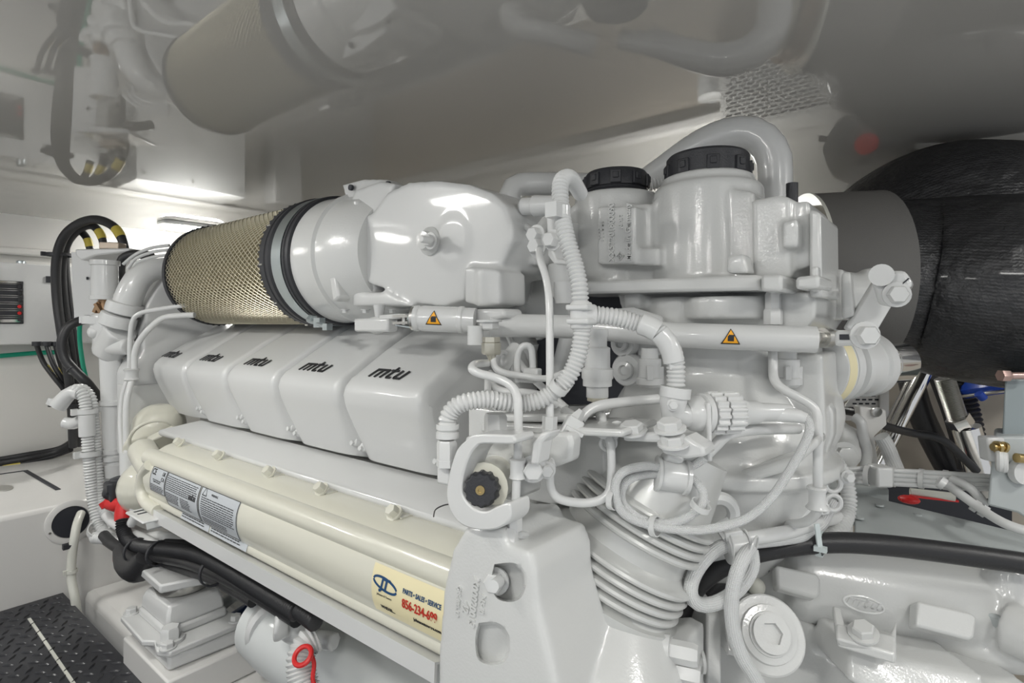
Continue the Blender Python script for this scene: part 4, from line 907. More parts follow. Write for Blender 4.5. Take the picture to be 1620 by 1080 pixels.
# ---- black conduits sweeping under the exchanger
bt = [([(194, 822, 1.28), (195, 838, 1.27), (204, 855, 1.25), (225, 865, 1.22), (260, 868, 1.17), (305, 874, 1.10), (345, 892, 1.02), (400, 925, .93), (470, 968, .84)], .0125, .0055, 'black corrugated conduit dropping from the red boot and running right', 'conduit'),
      ([(164, 846, 1.36), (178, 860, 1.33), (205, 872, 1.28), (250, 880, 1.20), (300, 890, 1.12), (350, 910, 1.04), (405, 940, .95), (470, 980, .86)], .0120, None, 'smooth black cable below the corrugated one', 'cable'),
      ([(168, 856, 1.38), (190, 870, 1.34), (230, 884, 1.26), (290, 900, 1.17), (340, 918, 1.08), (400, 952, .98)], .0095, None, 'lowest thin black cable of the sweep under the exchanger', 'cable'),
      ([(262, 862, 1.2), (300, 866, 1.13), (340, 882, 1.05), (385, 908, .97), (440, 940, .89), (500, 985, .81)], .0115, .0055, 'black corrugated conduit highest in the sweep, against the support rail', 'conduit')]
first = None
for pts, r, rb_, l, c in bt:
    o = cable('black_conduit' if rb_ else 'black_cable', pts, r, BLK, l, c, 'black cables under the exchanger', ribs=rb_)
    first = first or o
for x, y, tt in ((216, 866, 1.235), (252, 871, 1.18), (338, 900, 1.05)):
    tie(P(x, y + 4, tt), P(x + 20, y + 8, tt - .03) - P(x, y, tt), .024, BLP, first, .007)
tag(obj('convoluted_hose', MB().tube(tp([(338, 912, 1.1), (375, 925, 1.04), (420, 940, .98)]), .008, ribs=.004, rib_d=.4), mat('grey_blue_conduit', (.16, .2, .27), .4)), 'thin grey blue ribbed hose under the black cables', 'hose')
tag(obj('black_hose', MB().tube(tp([(196, 868, 1.30), (205, 888, 1.27), (222, 898, 1.22), (232, 880, 1.2)]), [.022, .03, .03, .02], seg=20), BLK), 'short fat black hose bulging down behind the sweep of cables', 'hose')
tag(obj('red_wire', MB().tube(tp([(181, 868, 1.5), (181, 888, 1.5), (190, 894, 1.5), (198, 893, 1.5)]), .0035), RED), 'thin red wire hanging behind the engine mount', 'wire')
# ================================================================= ENGINE MOUNT on the bearer
MX, MY = -1.305, .50
em = thing('engine_mount', W(MX, MY, -.735), 'white engine mount with round steel disc on a block of the bearer', 'engine mount')
obj('pedestal', MB().prism([W(-1.40, .418, -.86), W(-1.40, .418, -.672), W(-1.40, .60, -.672), W(-1.40, .60, -.734), W(-1.40, .465, -.734), W(-1.40, .465, -.86)], (.24, 0, 0)), GEL, em, bev=.004)
obj('foot_block', MB().prism([W(MX - .085, MY - .07, -.671), W(MX + .115, MY - .07, -.671), W(MX + .125, MY + .075, -.671), W(MX - .085, MY + .075, -.671)], (0, 0, .03)), WH, em, bev=.006)
pl = [(-.115, -.06), (-.10, -.085), (.04, -.09), (.06, -.075), (.10, -.085), (.125, -.07), (.125, .06), (.10, .085), (.06, .07), (-.05, .08), (-.10, .085), (-.115, .06)]
fp = obj('flange_plate', MB().prism([W(MX + a, MY + b, -.640) for a, b in pl], (0, 0, .012)), WH, em, bev=.003)
for a, b in ((-.098, -.065), (.108, -.068), (.108, .062)): obj('bolt', MB().hexb(W(MX + a, MY + b, -.628), (0, 0, 1), .011, .010), WH, fp)
obj('bolt', MB().hexb(W(MX + .085, MY - .055, -.628), (0, 0, 1), .018, .024), WH, fp)
obj('housing', MB().prism([W(MX - .075, MY - .06, -.629), W(MX + .075, MY - .06, -.629), W(MX + .075, MY + .06, -.629), W(MX - .075, MY + .06, -.629)], (0, 0, .02)).grid([[W(MX + a * k, MY + b * k, z) for a, b in ((-.072, -.057), (.072, -.057), (.072, .057), (-.072, .057))] for z, k in ((-.61, 1), (-.585, .96), (-.568, .84))]), WH, em, bev=.006)
obj('steel_disc', MB().lathe(W(MX, MY, -.568), (0, 0, 1), [(0, .04), (.004, .050), (.016, .054), (.024, .054), (.026, .03)], 40), STL, em)
obj('top_plate', MB().prism([W(MX + a, MY + b, -.540) for a, b in ((-.09, -.06), (.06, -.065), (.085, .0), (.10, .09), (-.09, .09))], (0, 0, .018)), WH, em, bev=.004)
obj('slot_hole', MB().lathe(W(MX - .02, MY - .02, -.5225), (0, 0, 1), [(0, .008), (.001, .008)], 20, sy=2), DRK, em)
obj('top_bolt', MB().hexb(W(MX + .015, MY + .005, -.522), (0, 0, 1), .019, .03).rod(W(MX + .015, MY + .005, -.5), W(MX + .015, MY + .005, -.45), .012), WH, em)
obj('support_arm', MB().prism([W(MX - .02, MY + .06, -.522), W(MX + .12, MY + .06, -.522), W(MX + .12, MY + .075, -.43), W(MX + .0, MY + .075, -.42)], (0, .12, 0)), WH, em, bev=.004)
# ================================================================= THINGS BELOW THE ENGINE
t = thing('raw_water_pipe', P(560, 1100, .98), 'fat white casting and pipe under the support rail', 'pipe')
obj('body', MB().tube(tp([(420, 985, 1.05), (470, 1015, 1.0), (560, 1062, .95), (700, 1120, .9)]), [.06, .07, .075, .08], seg=36), GW, t)
obj('flange', MB().lathe(P(436, 985, 1.02), (1, -.3, -.1), [(0, .05), (.02, .055), (.03, .05)], 28), WH, t)
obj('valve_body', MB().ball(P(470, 985, .93), .032).rod(P(455, 1000, .92), P(530, 1015, .88), .014).lathe(P(457, 985, .9), (-.5, -.8, .1), [(0, .020), (.014, .026), (.02, .026), (.022, .018)], 24), WT, t, cast=.003)
vh = tag(obj('ventilation_hose', MB().tube(tp([(500, 1008, .84), (484, 1020, .83), (476, 1042, .82), (478, 1070, .81), (486, 1100, .80)]), .0185, ribs=.0055, rib_d=.22, seg=20), WT), 'white ribbed hose with a red ring hanging below the support rail', 'hose')
obj('red_ring', MB().torus(P(479, 1037, .795), (.2, -.6, .75), .0125, .0035, 28), RED, vh); obj('red_tail', MB().tube(tp([(492, 1035, .8), (497, 1050, .8), (495, 1075, .795), (503, 1095, .79)]), .003), RED, vh)
tag(obj('black_hose', MB().tube(tp([(440, 950, 1.15), (425, 990, 1.15), (400, 1030, 1.15)]), .022), BLK), 'black hose in the dark gap right of the engine mount', 'hose')
tag(obj('blue_cable', MB().tube(tp([(352, 985, 1.35), (400, 955, 1.3), (430, 940, 1.28)]), .010), mat('dark_blue', (.02, .05, .14), .4)), 'dark blue cable in the gap behind the engine mount', 'cable')
tag(obj('white_pipe', MB().tube(tp([(335, 970, 1.3), (380, 935, 1.28), (420, 915, 1.25)]), .013), GW), 'dull white pipe in the gap behind the engine mount', 'pipe')
# ================================================================= CONDUITS ON THE FRONT OF THE ENGINE
c1_ = conduit('corrugated_conduit', [(708, 672, .565), (709, 660, .565), (718, 646, .565), (736, 636, .565), (770, 632, .57), (800, 636, .575), (827, 638, .58), (858, 631, .58), (885, 612, .58), (903, 590, .58), (915, 560, .58), (920, 530, .58), (921, 505, .58)], .0082, 'ribbed white conduit curving from the hook bracket up to the tee piece', 'ribbed conduits over the engine front', ribs=.0044)
nb = obj('end_nut', MB().hexb(P(707, 737, .565), (0, 0, 1), .011, .008, False).hexb(P(707, 726, .565), (0, 0, 1), .0105, .019, False).lathe(P(708, 692, .565), (0, 0, 1), [(0, .0115), (.006, .0115), (.007, .009), (.009, .0115), (.014, .0115)], 24), WT, c1_)
for x, y, d in ((782, 634, (1, 0, .1)), (885, 612, (.6, 0, .7))): tie(P(x, y, .575), d, .0092, WT, c1_, .008)
obj('tee_piece', MB().rod(P(920, 520, .58), P(919, 478, .58), .0115).rod(P(921, 498, .58), P(944, 498, .58), .0105).box(P(920, 508, .575), (.026, .02, .006)).box(P(919, 486, .575), (.026, .02, .006)), WT, c1_, bev=.002)
conduit('corrugated_conduit', [(918, 480, .58), (916, 450, .58), (908, 415, .585), (896, 375, .59), (889, 340, .60), (886, 300, .61), (890, 284, .62), (901, 281, .64), (910, 292, .67), (918, 306, .70)], .0082, 'ribbed white conduit rising from the tee piece beside the left tank', 'ribbed conduits over the engine front', ribs=.0044)
t = COL.objects[-1] if False else None
c3_ = conduit('corrugated_conduit', [(944, 498, .58), (975, 502, .58), (1005, 510, .58), (1035, 520, .575), (1052, 535, .57), (1064, 555, .57), (1069, 580, .57), (1069, 612, .57)], .0084, 'ribbed white conduit from the tee piece bending down to the round plug', 'ribbed conduits over the engine front', ribs=.0044)
obj('split_collar', MB().tube(tp([(1014, 512, .578), (1028, 517, .575), (1040, 524, .573)]), .0115, smooth=True), WT, c3_)
obj('split_collar', MB().tube(tp([(1043, 527, .572), (1056, 542, .57), (1063, 558, .57), (1066, 572, .57)]), .0108), WT, c3_)
obj('collar_edge', MB().bar(P(1058, 576, .565), P(1078, 574, .565), .012, .004, up=FW).bar(P(1054, 562, .565), P(1074, 556, .565), .010, .003, up=FW), WT, c3_, bev=.001)
tie(P(887, 335, .60), (0, 0, 1), .0095, WT, c1_, .012)
# elbow connector with ribbed plug
ec = thing('elbow_connector', P(1085, 660, .575), 'white elbow connector with a big ribbed round plug nut', 'connector')
obj('elbow', MB().tube(tp([(1068, 616, .57), (1065, 636, .57), (1063, 650, .57), (1074, 658, .575), (1095, 655, .58)]), [.0135, .0135, .0125, .0125, .0125], seg=24), WT, ec)
obj('lock_nut', MB().rod(P(1069, 612, .57), P(1067, 628, .57), .0155), WT, ec); obj('bolt', MB().hexb(P(1064, 640, .555), -FW, .0045, .004), WT, ec)
ax = P(1200, 652, .60) - P(1095, 654, .58); b0 = P(1092, 654, .58); ax.normalize()
obj('body', MB().lathe(b0, ax, [(-.006, .013), (0, .0175), (.004, .0185), (.010, .0185), (.0105, .0165), (.012, .021), (.018, .021), (.019, .015), (.03, .015)], 36), WT, ec)
rings = []
def rib_ring(h0, h1, R0, n=18):
    e1, e2, a_ = basis(ax); rr = []
    for h, k in ((h0, .95), (h0 + .001, 1), (h1 - .001, 1), (h1, .95)):
        rr.append([b0 + a_ * h + (e1 * math.cos(2 * math.pi * j / (n * 4)) + e2 * math.sin(2 * math.pi * j / (n * 4))) * R0 * k * (1 if j % 4 < 2 else .90) for j in range(n * 4)])
    return MB().grid(rr)
obj('plug_nut', rib_ring(.021, .034, .0225), WT, ec); obj('plug_nut', rib_ring(.036, .054, .0225), WT, ec)
obj('cable_gland', MB().lathe(b0, ax, [(.052, .0175), (.06, .0165), (.066, .013), (.078, .0125), (.085, .010), (.10, .0095), (.12, .008)], 28), WT, ec)
# braided cables with their coil
bA = cable('braided_cable', [(1196, 654, .605), (1225, 655, .605), (1262, 658, .60), (1278, 664, .595), (1281, 680, .59), (1272, 704, .59), (1252, 740, .59), (1222, 785, .59), (1190, 814, .59), (1160, 828, .585), (1110, 838, .58), (1060, 836, .575), (1014, 826, .575), (985, 810, .575), (974, 785, .575), (975, 760, .575), (990, 744, .578), (1020, 737, .585), (1040, 738, .59), (1060, 743, .60), (1085, 752, .60), (1104, 765, .59), (1113, 785, .585), (1104, 806, .58), (1070, 825, .578), (1030, 826, .58), (1000, 812, .58), (983, 790, .585), (988, 765, .585), (1010, 752, .59), (1040, 748, .595), (1080, 742, .60), (1110, 728, .60), (1122, 714, .60)], .0047, BRD, 'thin braided white cable coiled twice under the saddle clamp', 'cable')
obj('sheath', MB().tube(tp([(1180, 653, .603), (1225, 655, .605), (1262, 658, .60), (1276, 662, .596)]), [.0085, .008, .0072, .006]), WT, bA)
cable('smooth_cable', [(1120, 716, .60), (1134, 702, .60), (1146, 690, .60), (1165, 683, .605), (1200, 679, .62), (1262, 678, .66)], .0062, WT, 'smooth white pipe leading right from the coil', 'cable')
for x, y, d in ((962, 790, (1, 0, 0)), (1036, 832, (1, 0, .1)), (1108, 800, (.4, 0, .8))): tie(P(x + (8 if x < 970 else 0), y, .577), d, .0095, WT, bA, .006)
bB = cable('braided_hose', [(1318, 795, .75), (1308, 812, .74), (1296, 832, .73), (1270, 846, .71), (1235, 852, .69), (1198, 856, .67), (1162, 860, .65), (1135, 868, .64), (1112, 888, .63), (1096, 915, .625), (1093, 940, .62), (1105, 955, .62), (1128, 955, .62), (1155, 942, .62), (1176, 922, .625), (1190, 895, .63), (1188, 870, .635)], .0080, BRD, 'braided white hose forming the open loop left of the clamp', 'hose', 'thick braided hoses')
bC = cable('braided_hose', [(1186, 866, .63), (1172, 890, .615), (1162, 920, .61), (1157, 955, .61), (1160, 995, .61), (1172, 1035, .61), (1190, 1065, .61), (1215, 1110, .61)], .0078, BRD, 'braided white hose hanging straight down to the bottom edge', 'hose', 'thick braided hoses')
cable('white_hose', [(1170, 854, .655), (1210, 848, .67), (1260, 838, .70), (1300, 824, .74), (1330, 818, .78)], .0085, WT, 'smooth white hose above the thick black hose, held by the pale tie', 'hose')
pc = tag(obj('hose_clamp', MB().rod(P(1150, 866, .64), P(1180, 862, .64), .0155).rod(P(1151, 866, .64), P(1154, 866, .64), .018).rod(P(1178, 862, .64), P(1181, 862, .64), .018).bar(P(1160, 852, .64), P(1158, 838, .64), .02, .012, up=FW), WT, bev=.002), 'white two part clamp gathering the braided hoses under the coil', 'clamp')
obj('thin_band', MB().torus(P(1192, 868, .63), (1, 0, -.2), .014, .0014), WT, pc)
bD = cable('black_hose', [(1075, 1060, .78), (1070, 1010, .76), (1078, 970, .75), (1100, 930, .74), (1135, 900, .73), (1185, 877, .72), (1250, 864, .715), (1320, 858, .71), (1400, 862, .70), (1500, 874, .69), (1600, 888, .68), (1680, 900, .67)], .0128, BLK, 'long thick black hose crossing in front of the gearbox to the right edge', 'hose')
bE = cable('black_hose', [(1095, 1080, .80), (1087, 1020, .79), (1098, 975, .78), (1125, 935, .77), (1165, 908, .77), (1210, 890, .77)], .0118, BLK, 'shorter black hose curving behind the braided loop', 'hose')
tt_ = tie(P(1297, 860, .715), (1, 0, 0), .0145, mat('clear_tie', (.6, .66, .66), .4), bD, .007, tail=False)
obj('tie_tail', MB().bar(P(1292, 828, .70), P(1297, 866, .695), .006, .003, up=FW).box(P(1298, 868, .695), (.014, .008, .006)), bD.children[0].data.materials[0], bD)
obj('pale_core', MB().rod(P(1108, 962, .79), P(1102, 1090, .79), .009), WT) .__setitem__('label', 'straight white pipe standing behind the hanging braided hose')
bpy.data.objects['pale_core'].name = 'vertical_pipe'; bpy.data.objects['vertical_pipe']['category'] = 'pipe'
# right conduit and dark cable beside the bowl
conduit('corrugated_conduit', [(1300, 700, .80), (1318, 725, .80), (1334, 752, .80), (1342, 782, .79), (1340, 812, .78), (1326, 838, .76), (1300, 854, .75), (1270, 862, .76)], .0095, 'ribbed white conduit curving down right of the turbine bowl', 'ribbed conduits over the engine front', ribs=.0052)
cable('black_cable', [(1296, 670, .86), (1318, 715, .86), (1334, 760, .86), (1330, 800, .86), (1310, 840, .86), (1270, 852, .88), (1150, 868, .9)], .006, BLK, 'thin black cable behind the ribbed conduit beside the bowl', 'cable')
# small hand-like clamp right
for x, y in ((1318, 765), (1318, 795)): pclamp(x, y, .72, .010, 200 if y > 780 else 30, .012)
# ================================================================= EXHAUST HOSE AND OUTLET
xh = thing('exhaust_hose', P(1520, 600, 1.2), 'huge glossy black wrapped rubber exhaust hose at the right', 'exhaust hose')
obj('rear_bend', MB().tube(tp([(1330, 440, 1.24), (1395, 398, 1.22), (1480, 372, 1.19), (1560, 368, 1.17), (1680, 380, 1.16)]), [.10, .155, .184, .184, .18], seg=72, step=.012), WRAP, xh)
obj('front_bend', MB().tube(tp([(1372, 442, 1.11), (1440, 448, 1.10), (1520, 456, 1.06), (1600, 462, 1.03), (1700, 466, 1.0)]), [.152, .163, .172, .176, .176], seg=72, step=.012), WRAP, xh)
a = P(1268, 440, 1.12); b = P(1380, 440, 1.10)
sl = thing('outlet_sleeve', a.lerp(b, .5) - Vector((0, 0, .12)), 'grey cloth covered sleeve between the engine outlet and the black hose', 'sleeve')
ab = b - a; L = ab.length
obj('sleeve', MB().lathe(a, ab, [(0, .160), (0, .164), (L, .168), (L, .162), (.002, .159)], 64), SLV, sl)
obj('rim', MB().lathe(a, ab, [(-.003, .159), (-.003, .165), (.003, .165), (.003, .159)], 64), HOSEW, sl)
obj('outlet_pipe', MB().lathe(a - ab.normalized() * .03, ab, [(0, .13), (0, .142), (.10, .142), (.12, .13)], 48), BRN, sl)
E('outlet_ring', MB().lathe(a - ab.normalized() * .05, ab, [(0, .11), (0, .128), (.014, .128), (.02, .12)], 48), CR)
# ================================================================= RIGHT END OF THE ENGINE: lever, actuator, crank hub
lv = E('throttle_actuator', MB().rod(P(1294, 467, .84), P(1372, 470, .84), .036).box(P(1310, 468, .83), (.05, .07, .072)).ypoly([(1330, 432), (1345, 428), (1350, 500), (1330, 506)], .83, .03).rod(P(1365, 440, .83), P(1382, 438, .83), .014).rod(P(1360, 490, .83), P(1378, 494, .83), .013), WC, cast=.0034, sm=3)
la = P(1402, 452, .74); lb = P(1355, 530, .72)
obj('lever_arm', MB().bar(la, lb, .012, .034, up=RT), WH, lv, bev=.003)
obj('lever_head', MB().ypoly([(1378, 445), (1398, 428), (1432, 428), (1444, 448), (1418, 486), (1390, 482)], .80, .035), WH, lv, bev=.004)
obj('slot', MB().bar(PY(1424, 452, .7995), PY(1438, 440, .7995), .0015, .0015), DRK, lv)
obj('clamp_bolt', MB().hexb(PY(1418, 466, .80), (.3, -1, 0), .011, .012).rod(PY(1396, 436, .80), PY(1396, 436, .80) - Vector((0, .012, 0)), .013), WH, lv)
obj('fork_plate', MB().ypoly([(1320, 522), (1372, 522), (1378, 534), (1370, 546), (1320, 548)], .71, .014), WH, lv, bev=.004)
obj('fork_bolt', MB().hexb(PY(1367, 530, .71), (.5, -1, 0), .011, .014), WH, lv); obj('fork_slot', MB().bar(PY(1328, 533, .709), PY(1345, 533, .709), .001, .006), DRK, lv)
obj('swivel', MB().rod(P(1290, 534, .665), P(1325, 534, .70), .007).rod(P(1300, 534, .675), P(1310, 534, .68), .012), STL, lv)
hb0 = P(1280, 580, .83); hb1 = P(1445, 572, .93); hx_ = (hb1 - hb0).normalized(); HL = (hb1 - hb0).length
hub = E('damper_hub', MB().lathe(hb0, hx_, [(0.0000, .05), (0.0053, .058), (0.0264, .058), (0.0290, .05), (0.0317, .056), (0.0449, .056), (0.0475, .046), (0.0607, .046), (0.0634, .052), (0.0739, .052), (0.0792, .046), (0.1122, .046), (0.1162, .050), (0.1320, .050), (0.1346, .04)], 48), WH, label='grooved white hub with cream label band')
obj('label_band', MB().lathe(hb0, hx_, [(0.0079, .0583), (0.0238, .0583)], 48), STK, hub)
obj('steel_spool', MB().lathe(hb0, hx_, [(0.1320, .030), (0.1333, .034), (0.1610, .034), (0.1617, .030), (0.1650, .030), (0.1663, .0325), (0.2112, .0325), (0.2152, .028)], 48), CHR, hub)
obj('spool_bolt', MB().hexb(hb0 + hx_ * .215, hx_, .013, .018), ZNC, hub)
E('hub_guard', MB().ypoly([(1235, 560), (1290, 545), (1300, 620), (1250, 640), (1235, 620)], .86, .05), WC, bev=.006)
# ================================================================= RIGHT BACKGROUND
def strut(name, p, q, r, m, label, parts=()):
    o = tag(obj(name, MB().rod(P(*p), P(*q), r), m), label, 'strut', 'chrome struts behind the hub'); return o
strut('chrome_strut', (1330, 575, 1.28), (1322, 660, 1.28), .0155, CHR, 'short upright chrome strut left of the perforated plate')
s2 = strut('chrome_strut', (1462, 590, 1.38), (1388, 735, 1.38), .0175, CHR, 'slanting chrome strut just right of the perforated plate')
obj('second_tube', MB().rod(P(1448, 590, 1.40), P(1376, 732, 1.40), .011), CHR, s2)
s3 = strut('chrome_strut', (1528, 675, 1.22), (1560, 780, 1.22), .027, CHR, 'thick chrome strut with threaded end and hexagon nut, rightmost')
obj('threaded_rod', MB().tube(tp([(1494, 598, 1.22), (1516, 665, 1.22)]), .0175, ribs=.0035, rib_d=.2, smooth=False), STL, s3)
obj('nut', MB().hexb(P(1514, 660, 1.22), P(1530, 680, 1.22) - P(1510, 650, 1.22), .024, .026, False), CHR, s3)
pt = tag(obj('perforated_plate', MB().prism([P(1372, 596, 1.45), P(1404, 596, 1.45), P(1404, 665, 1.45), P(1336, 665, 1.45), P(1338, 640, 1.45)], FW * .004), GEL), 'white perforated steel plate with rows of slots behind the hub', 'plate')
m = MB()
for r_ in range(10):
    for c in range(5):
        x = 1342 + c * 10 + (r_ % 2) * 5; y = 600 + r_ * 6.4
        if x < 1338 + (660 - y) * .55 or x > 1388: continue
        if y > 656: continue
        m.box(P(x, y, 1.4495), (.010, .001, .004), (RT, FW, Vector((0, 0, 1))))
obj('slots', m, DRK, pt, kind='stuff')
obj('side_rail', MB().prism([P(1390, 596, 1.448), P(1404, 596, 1.448), P(1404, 665, 1.448), P(1390, 665, 1.448)], FW * -.006), GEL, pt)
t = thing('hinge_bracket', P(1376, 745, 1.05), 'grey white mounting bracket with pins above the cable harness', 'bracket')
obj('plate', MB().prism([P(1360, 642, 1.05), P(1402, 648, 1.05), P(1404, 672, 1.05), P(1384, 690, 1.05), P(1392, 745, 1.05), P(1372, 745, 1.05)], FW * .02), GEL, t, bev=.003)
obj('pivot_pin', MB().lathe(P(1386, 651, 1.045), -FW, [(0, .009), (.004, .009), (.005, .004)], 18), STL, t)
obj('support_pipe', MB().tube(tp([(1352, 660, 1.03), (1362, 668, 1.02), (1366, 690, 1.02), (1372, 715, 1.02), (1368, 740, 1.02)]), .009), WT, t)
obj('end_casting', MB().rod(P(1316, 690, 1.05), P(1345, 700, 1.05), .03).ball(P(1334, 716, 1.03), .03).ball(P(1320, 680, 1.06), .025), WC, t, cast=.004)
obj('bolt', MB().hexb(P(1334, 722, 1.0), -FW, .020, .012), WC, t)
tag(obj('braided_cable', MB().tube(tp([(1394, 690, 1.0), (1403, 705, 1.0), (1412, 728, 1.0), (1420, 748, .98)]), .0125), BRD), 'braided sleeve dropping into the cable harness under the bracket', 'cable')
tag(obj('black_cable', MB().tube(tp([(1296, 640, 1.2), (1330, 648, 1.2), (1362, 655, 1.15), (1402, 674, 1.15), (1440, 684, 1.2), (1490, 695, 1.2), (1530, 730, 1.2), (1545, 745, 1.2)]), .0085), BLK), 'black cable sagging from behind the hub to the thick strut', 'cable')
tag(obj('black_pipe', MB().tube(tp([(1440, 598, 1.5), (1455, 650, 1.5), (1478, 700, 1.5), (1505, 750, 1.5)]), .030), BLK), 'dark ribbed pipe slanting down between the two chrome struts', 'pipe')
tag(obj('black_pipe', MB().tube(tp([(1482, 596, 1.42), (1506, 660, 1.42), (1528, 740, 1.42)]), .018), BLK), 'slim black pipe just left of the thick threaded strut', 'pipe')
tag(obj('drive_belt', MB().tube(tp([(1520, 596, 1.4), (1538, 660, 1.4), (1548, 720, 1.4), (1552, 770, 1.4)]), .018, ribs=.012, rib_d=.3), BLK), 'black ribbed hose just right of the thick threaded strut', 'hose')
bt_ = thing('blue_strainer', P(1580, 640, 1.35), 'blue topped round strainer just under the black hose', 'strainer')
obj('blue_lid', MB().lathe(P(1600, 600, 1.35), (-.25, .1, 1), [(-.03, .10), (-.01, .105), (.0, .10), (.04, .06)], 48), BLU, bt_)
obj('steel_band', MB().torus(P(1600, 602, 1.35) - Vector((0, 0, .022)), (-.25, .1, 1), .108, .004, 48), STL, bt_)
obj('wing_knob', MB().rod(P(1548, 622, 1.27), P(1556, 630, 1.27), .009), BLU, bt_)
# ---- cable harness over the plate
pal = []
for i, dy in enumerate((-9, -2, 5, 12)):
    pal.append(cable('harness_cable', [(1325, 750 + dy * .8, .97), (1360, 750 + dy, .96), (1410, 753 + dy, .95), (1470, 756 + dy, .94), (1530, 760 + dy, .93), (1568, 762 + dy * .9, .92)], .0042, WT, '%s cable of the white harness crossing above the grey plate' % ['topmost', 'second from top', 'third from top', 'lowest'][i], 'cable', 'harness cables'))
for x, y in ((1372, 752), (1413, 754), (1458, 757), (1496, 759), (1534, 762)): tie(P(x, y, .945), (1, -.1, 0), .015, WT, pal[0], .007)
obj('saddle', MB().box(P(1392, 752, .94), (.028, .03, .034), (RT, FW, Vector((0, 0, 1)))), WT, pal[0], bev=.004)
cable('branch_cable', [(1482, 760, .90), (1500, 768, .89), (1520, 782, .87), (1545, 800, .85), (1575, 820, .82), (1605, 834, .80), (1660, 850, .78)], .0068, WT, 'smooth white cable branching from the harness down to the right edge', 'cable')
cable('branch_cable', [(1505, 757, .92), (1530, 768, .90), (1548, 785, .89), (1558, 797, .89)], .0068, WT, 'short white cable branching from the harness beside the long one', 'cable')
for x, y in ((1490, 764), (1543, 800), (1556, 808)): tie(P(x, y, .86), (.8, 0, -.5), .0085, WT, bpy.data.objects['branch_cable'], .008)
# ---- upper right control unit
ub = thing('valve_unit', P(1605, 830, .85), 'grey control unit with brass fittings at the right edge', 'control unit')
obj('lower_cover', MB().prism([P(1572, 690, .86), P(1680, 690, .86), P(1680, 860, .86), P(1610, 812, .86), P(1562, 800, .86)], _d(1590) * .07), PNL, ub, bev=.004)
obj('upper_cover', MB().prism([P(1590, 598, .88), P(1680, 598, .88), P(1680, 760, .88), P(1584, 715, .88)], _d(1600) * .07), mat('dark_grey_cover', (.27, .31, .32), .4), ub, bev=.004)
obj('lug', MB().prism([P(1562, 692, .85), P(1590, 692, .85), P(1592, 712, .85), P(1580, 732, .85), P(1566, 730, .85)], FW * .02), WT, ub, bev=.003)
obj('brass_fitting', MB().rod(P(1570, 707, .84), P(1592, 708, .84), .0055).rod(P(1576, 707, .84), P(1581, 707, .84), .009).rod(P(1586, 707, .84), P(1590, 708, .84), .0085), BRS, ub)
obj('brass_fitting', MB().rod(P(1608, 724, .84), P(1640, 727, .84), .007), BRS, ub); obj('white_rings', MB().torus(P(1581, 728, .84), (1, 0, 0), .012, .005).torus(P(1588, 730, .84), (1, 0, 0), .012, .005), WT, ub)
obj('pink_fitting', MB().hexb(P(1582, 594, .86), RT, .009, .014, False).rod(P(1590, 594, .86), P(1640, 594, .86), .0055), mat('anodised_copper', (.6, .42, .38), .3, .8), ub)
for x, y in ((1614, 745),): obj('round_boss', MB().lathe(P(x, y, .855), -FW, [(0, .02), (.01, .018)], 24), WT, ub)
# ================================================================= GEARBOX
gb = thing('gearbox', P(1400, 1150, .85), 'white painted gearbox housing with a cylindrical cooler on top, lower right', 'gearbox')
gp = obj('top_plate', MB().prism([P(1352, 778, 1.0), P(1600, 838, .86), P(1720, 880, .80), P(1640, 1000, .66), P(1340, 880, .82), P(1352, 860, .86)], (0, 0, -.03)), PNL, gb, bev=.003, label='flat grey cover plate')
obj('cover_edge', MB().bar(P(1346, 778, .985), P(1346, 860, .86), .006, .01), WH, gb)
for x, y, t_ in ((1392, 800, .95), (1452, 815, .92), (1360, 820, .92)): obj('screw', MB().lathe(P(x, y, t_), (0, 0, 1), [(0, .007), (.003, .006)], 12), PNL, gp)
obj('side_panel', MB().prism([P(1270, 770, 1.02), P(1408, 772, 1.0), P(1408, 812, .97), P(1345, 835, .97), P(1270, 820, .97)], FW * .05), PNL, gb, bev=.004)
cA0 = P(1245, 908, .80); cA1 = P(1592, 972, .74); cx = (cA1 - cA0)
m = MB().lathe(cA0, cx, [(-.01, .03), (0, .05), (.015, .058), (cx.length * .5, .060), (cx.length, .062), (cx.length + .02, .05)], 56)
m.ball(P(1240, 905, .82), .05, sc=(1.4, 1, .9)).ball(P(1590, 970, .75), .062)
m.rod(P(1590, 900, .72), P(1598, 1000, .70), .022).rod(P(1590, 990, .69), P(1650, 1015, .66), .03)
m.ball(P(1560, 1020, .72), .04, sc=(1.6, 1, .6))
gc = obj('oil_cooler', m, WC, gb, cast=.0038, sm=5)
nn = -(FW * .8 - Vector((0, 0, .6))).normalized()
def pad(pts, t0, name, d=.006, mt=WC):
    return obj(name, MB().prism([P(x, y, t_) for x, y, t_ in pts], Vector((nn.x, nn.y, nn.z)) * -.02), mt, gb, bev=.004)
pad([(1228, 893, .746), (1292, 906, .745), (1300, 916, .740), (1298, 942, .729), (1290, 946, .728), (1230, 930, .734)], 0, 'raised_pad')
pad([(1452, 950, .698), (1540, 970, .689), (1546, 978, .687), (1542, 1008, .675), (1534, 1012, .675), (1450, 990, .684)], 0, 'raised_pad')
exd = (P(1400, 965, .71) - P(1330, 950, .72)); f = plane_fn(P(1367, 955, .690), exd, (nn.x * .3, nn.y * .3, 1))
mtu(f, .0110, WC, gc, 'raised_wordmark', wd=.26)
lo_ = [P(1366 + 32 * math.cos(a) + 0 * a, 956 + 12 * math.sin(a) + 7.5 * math.cos(a), .694) for a in [i * math.pi / 14 for i in range(29)]]
obj('wordmark_border', MB().tube(lo_, .0016, seg=8, smooth=False), WC, gc)
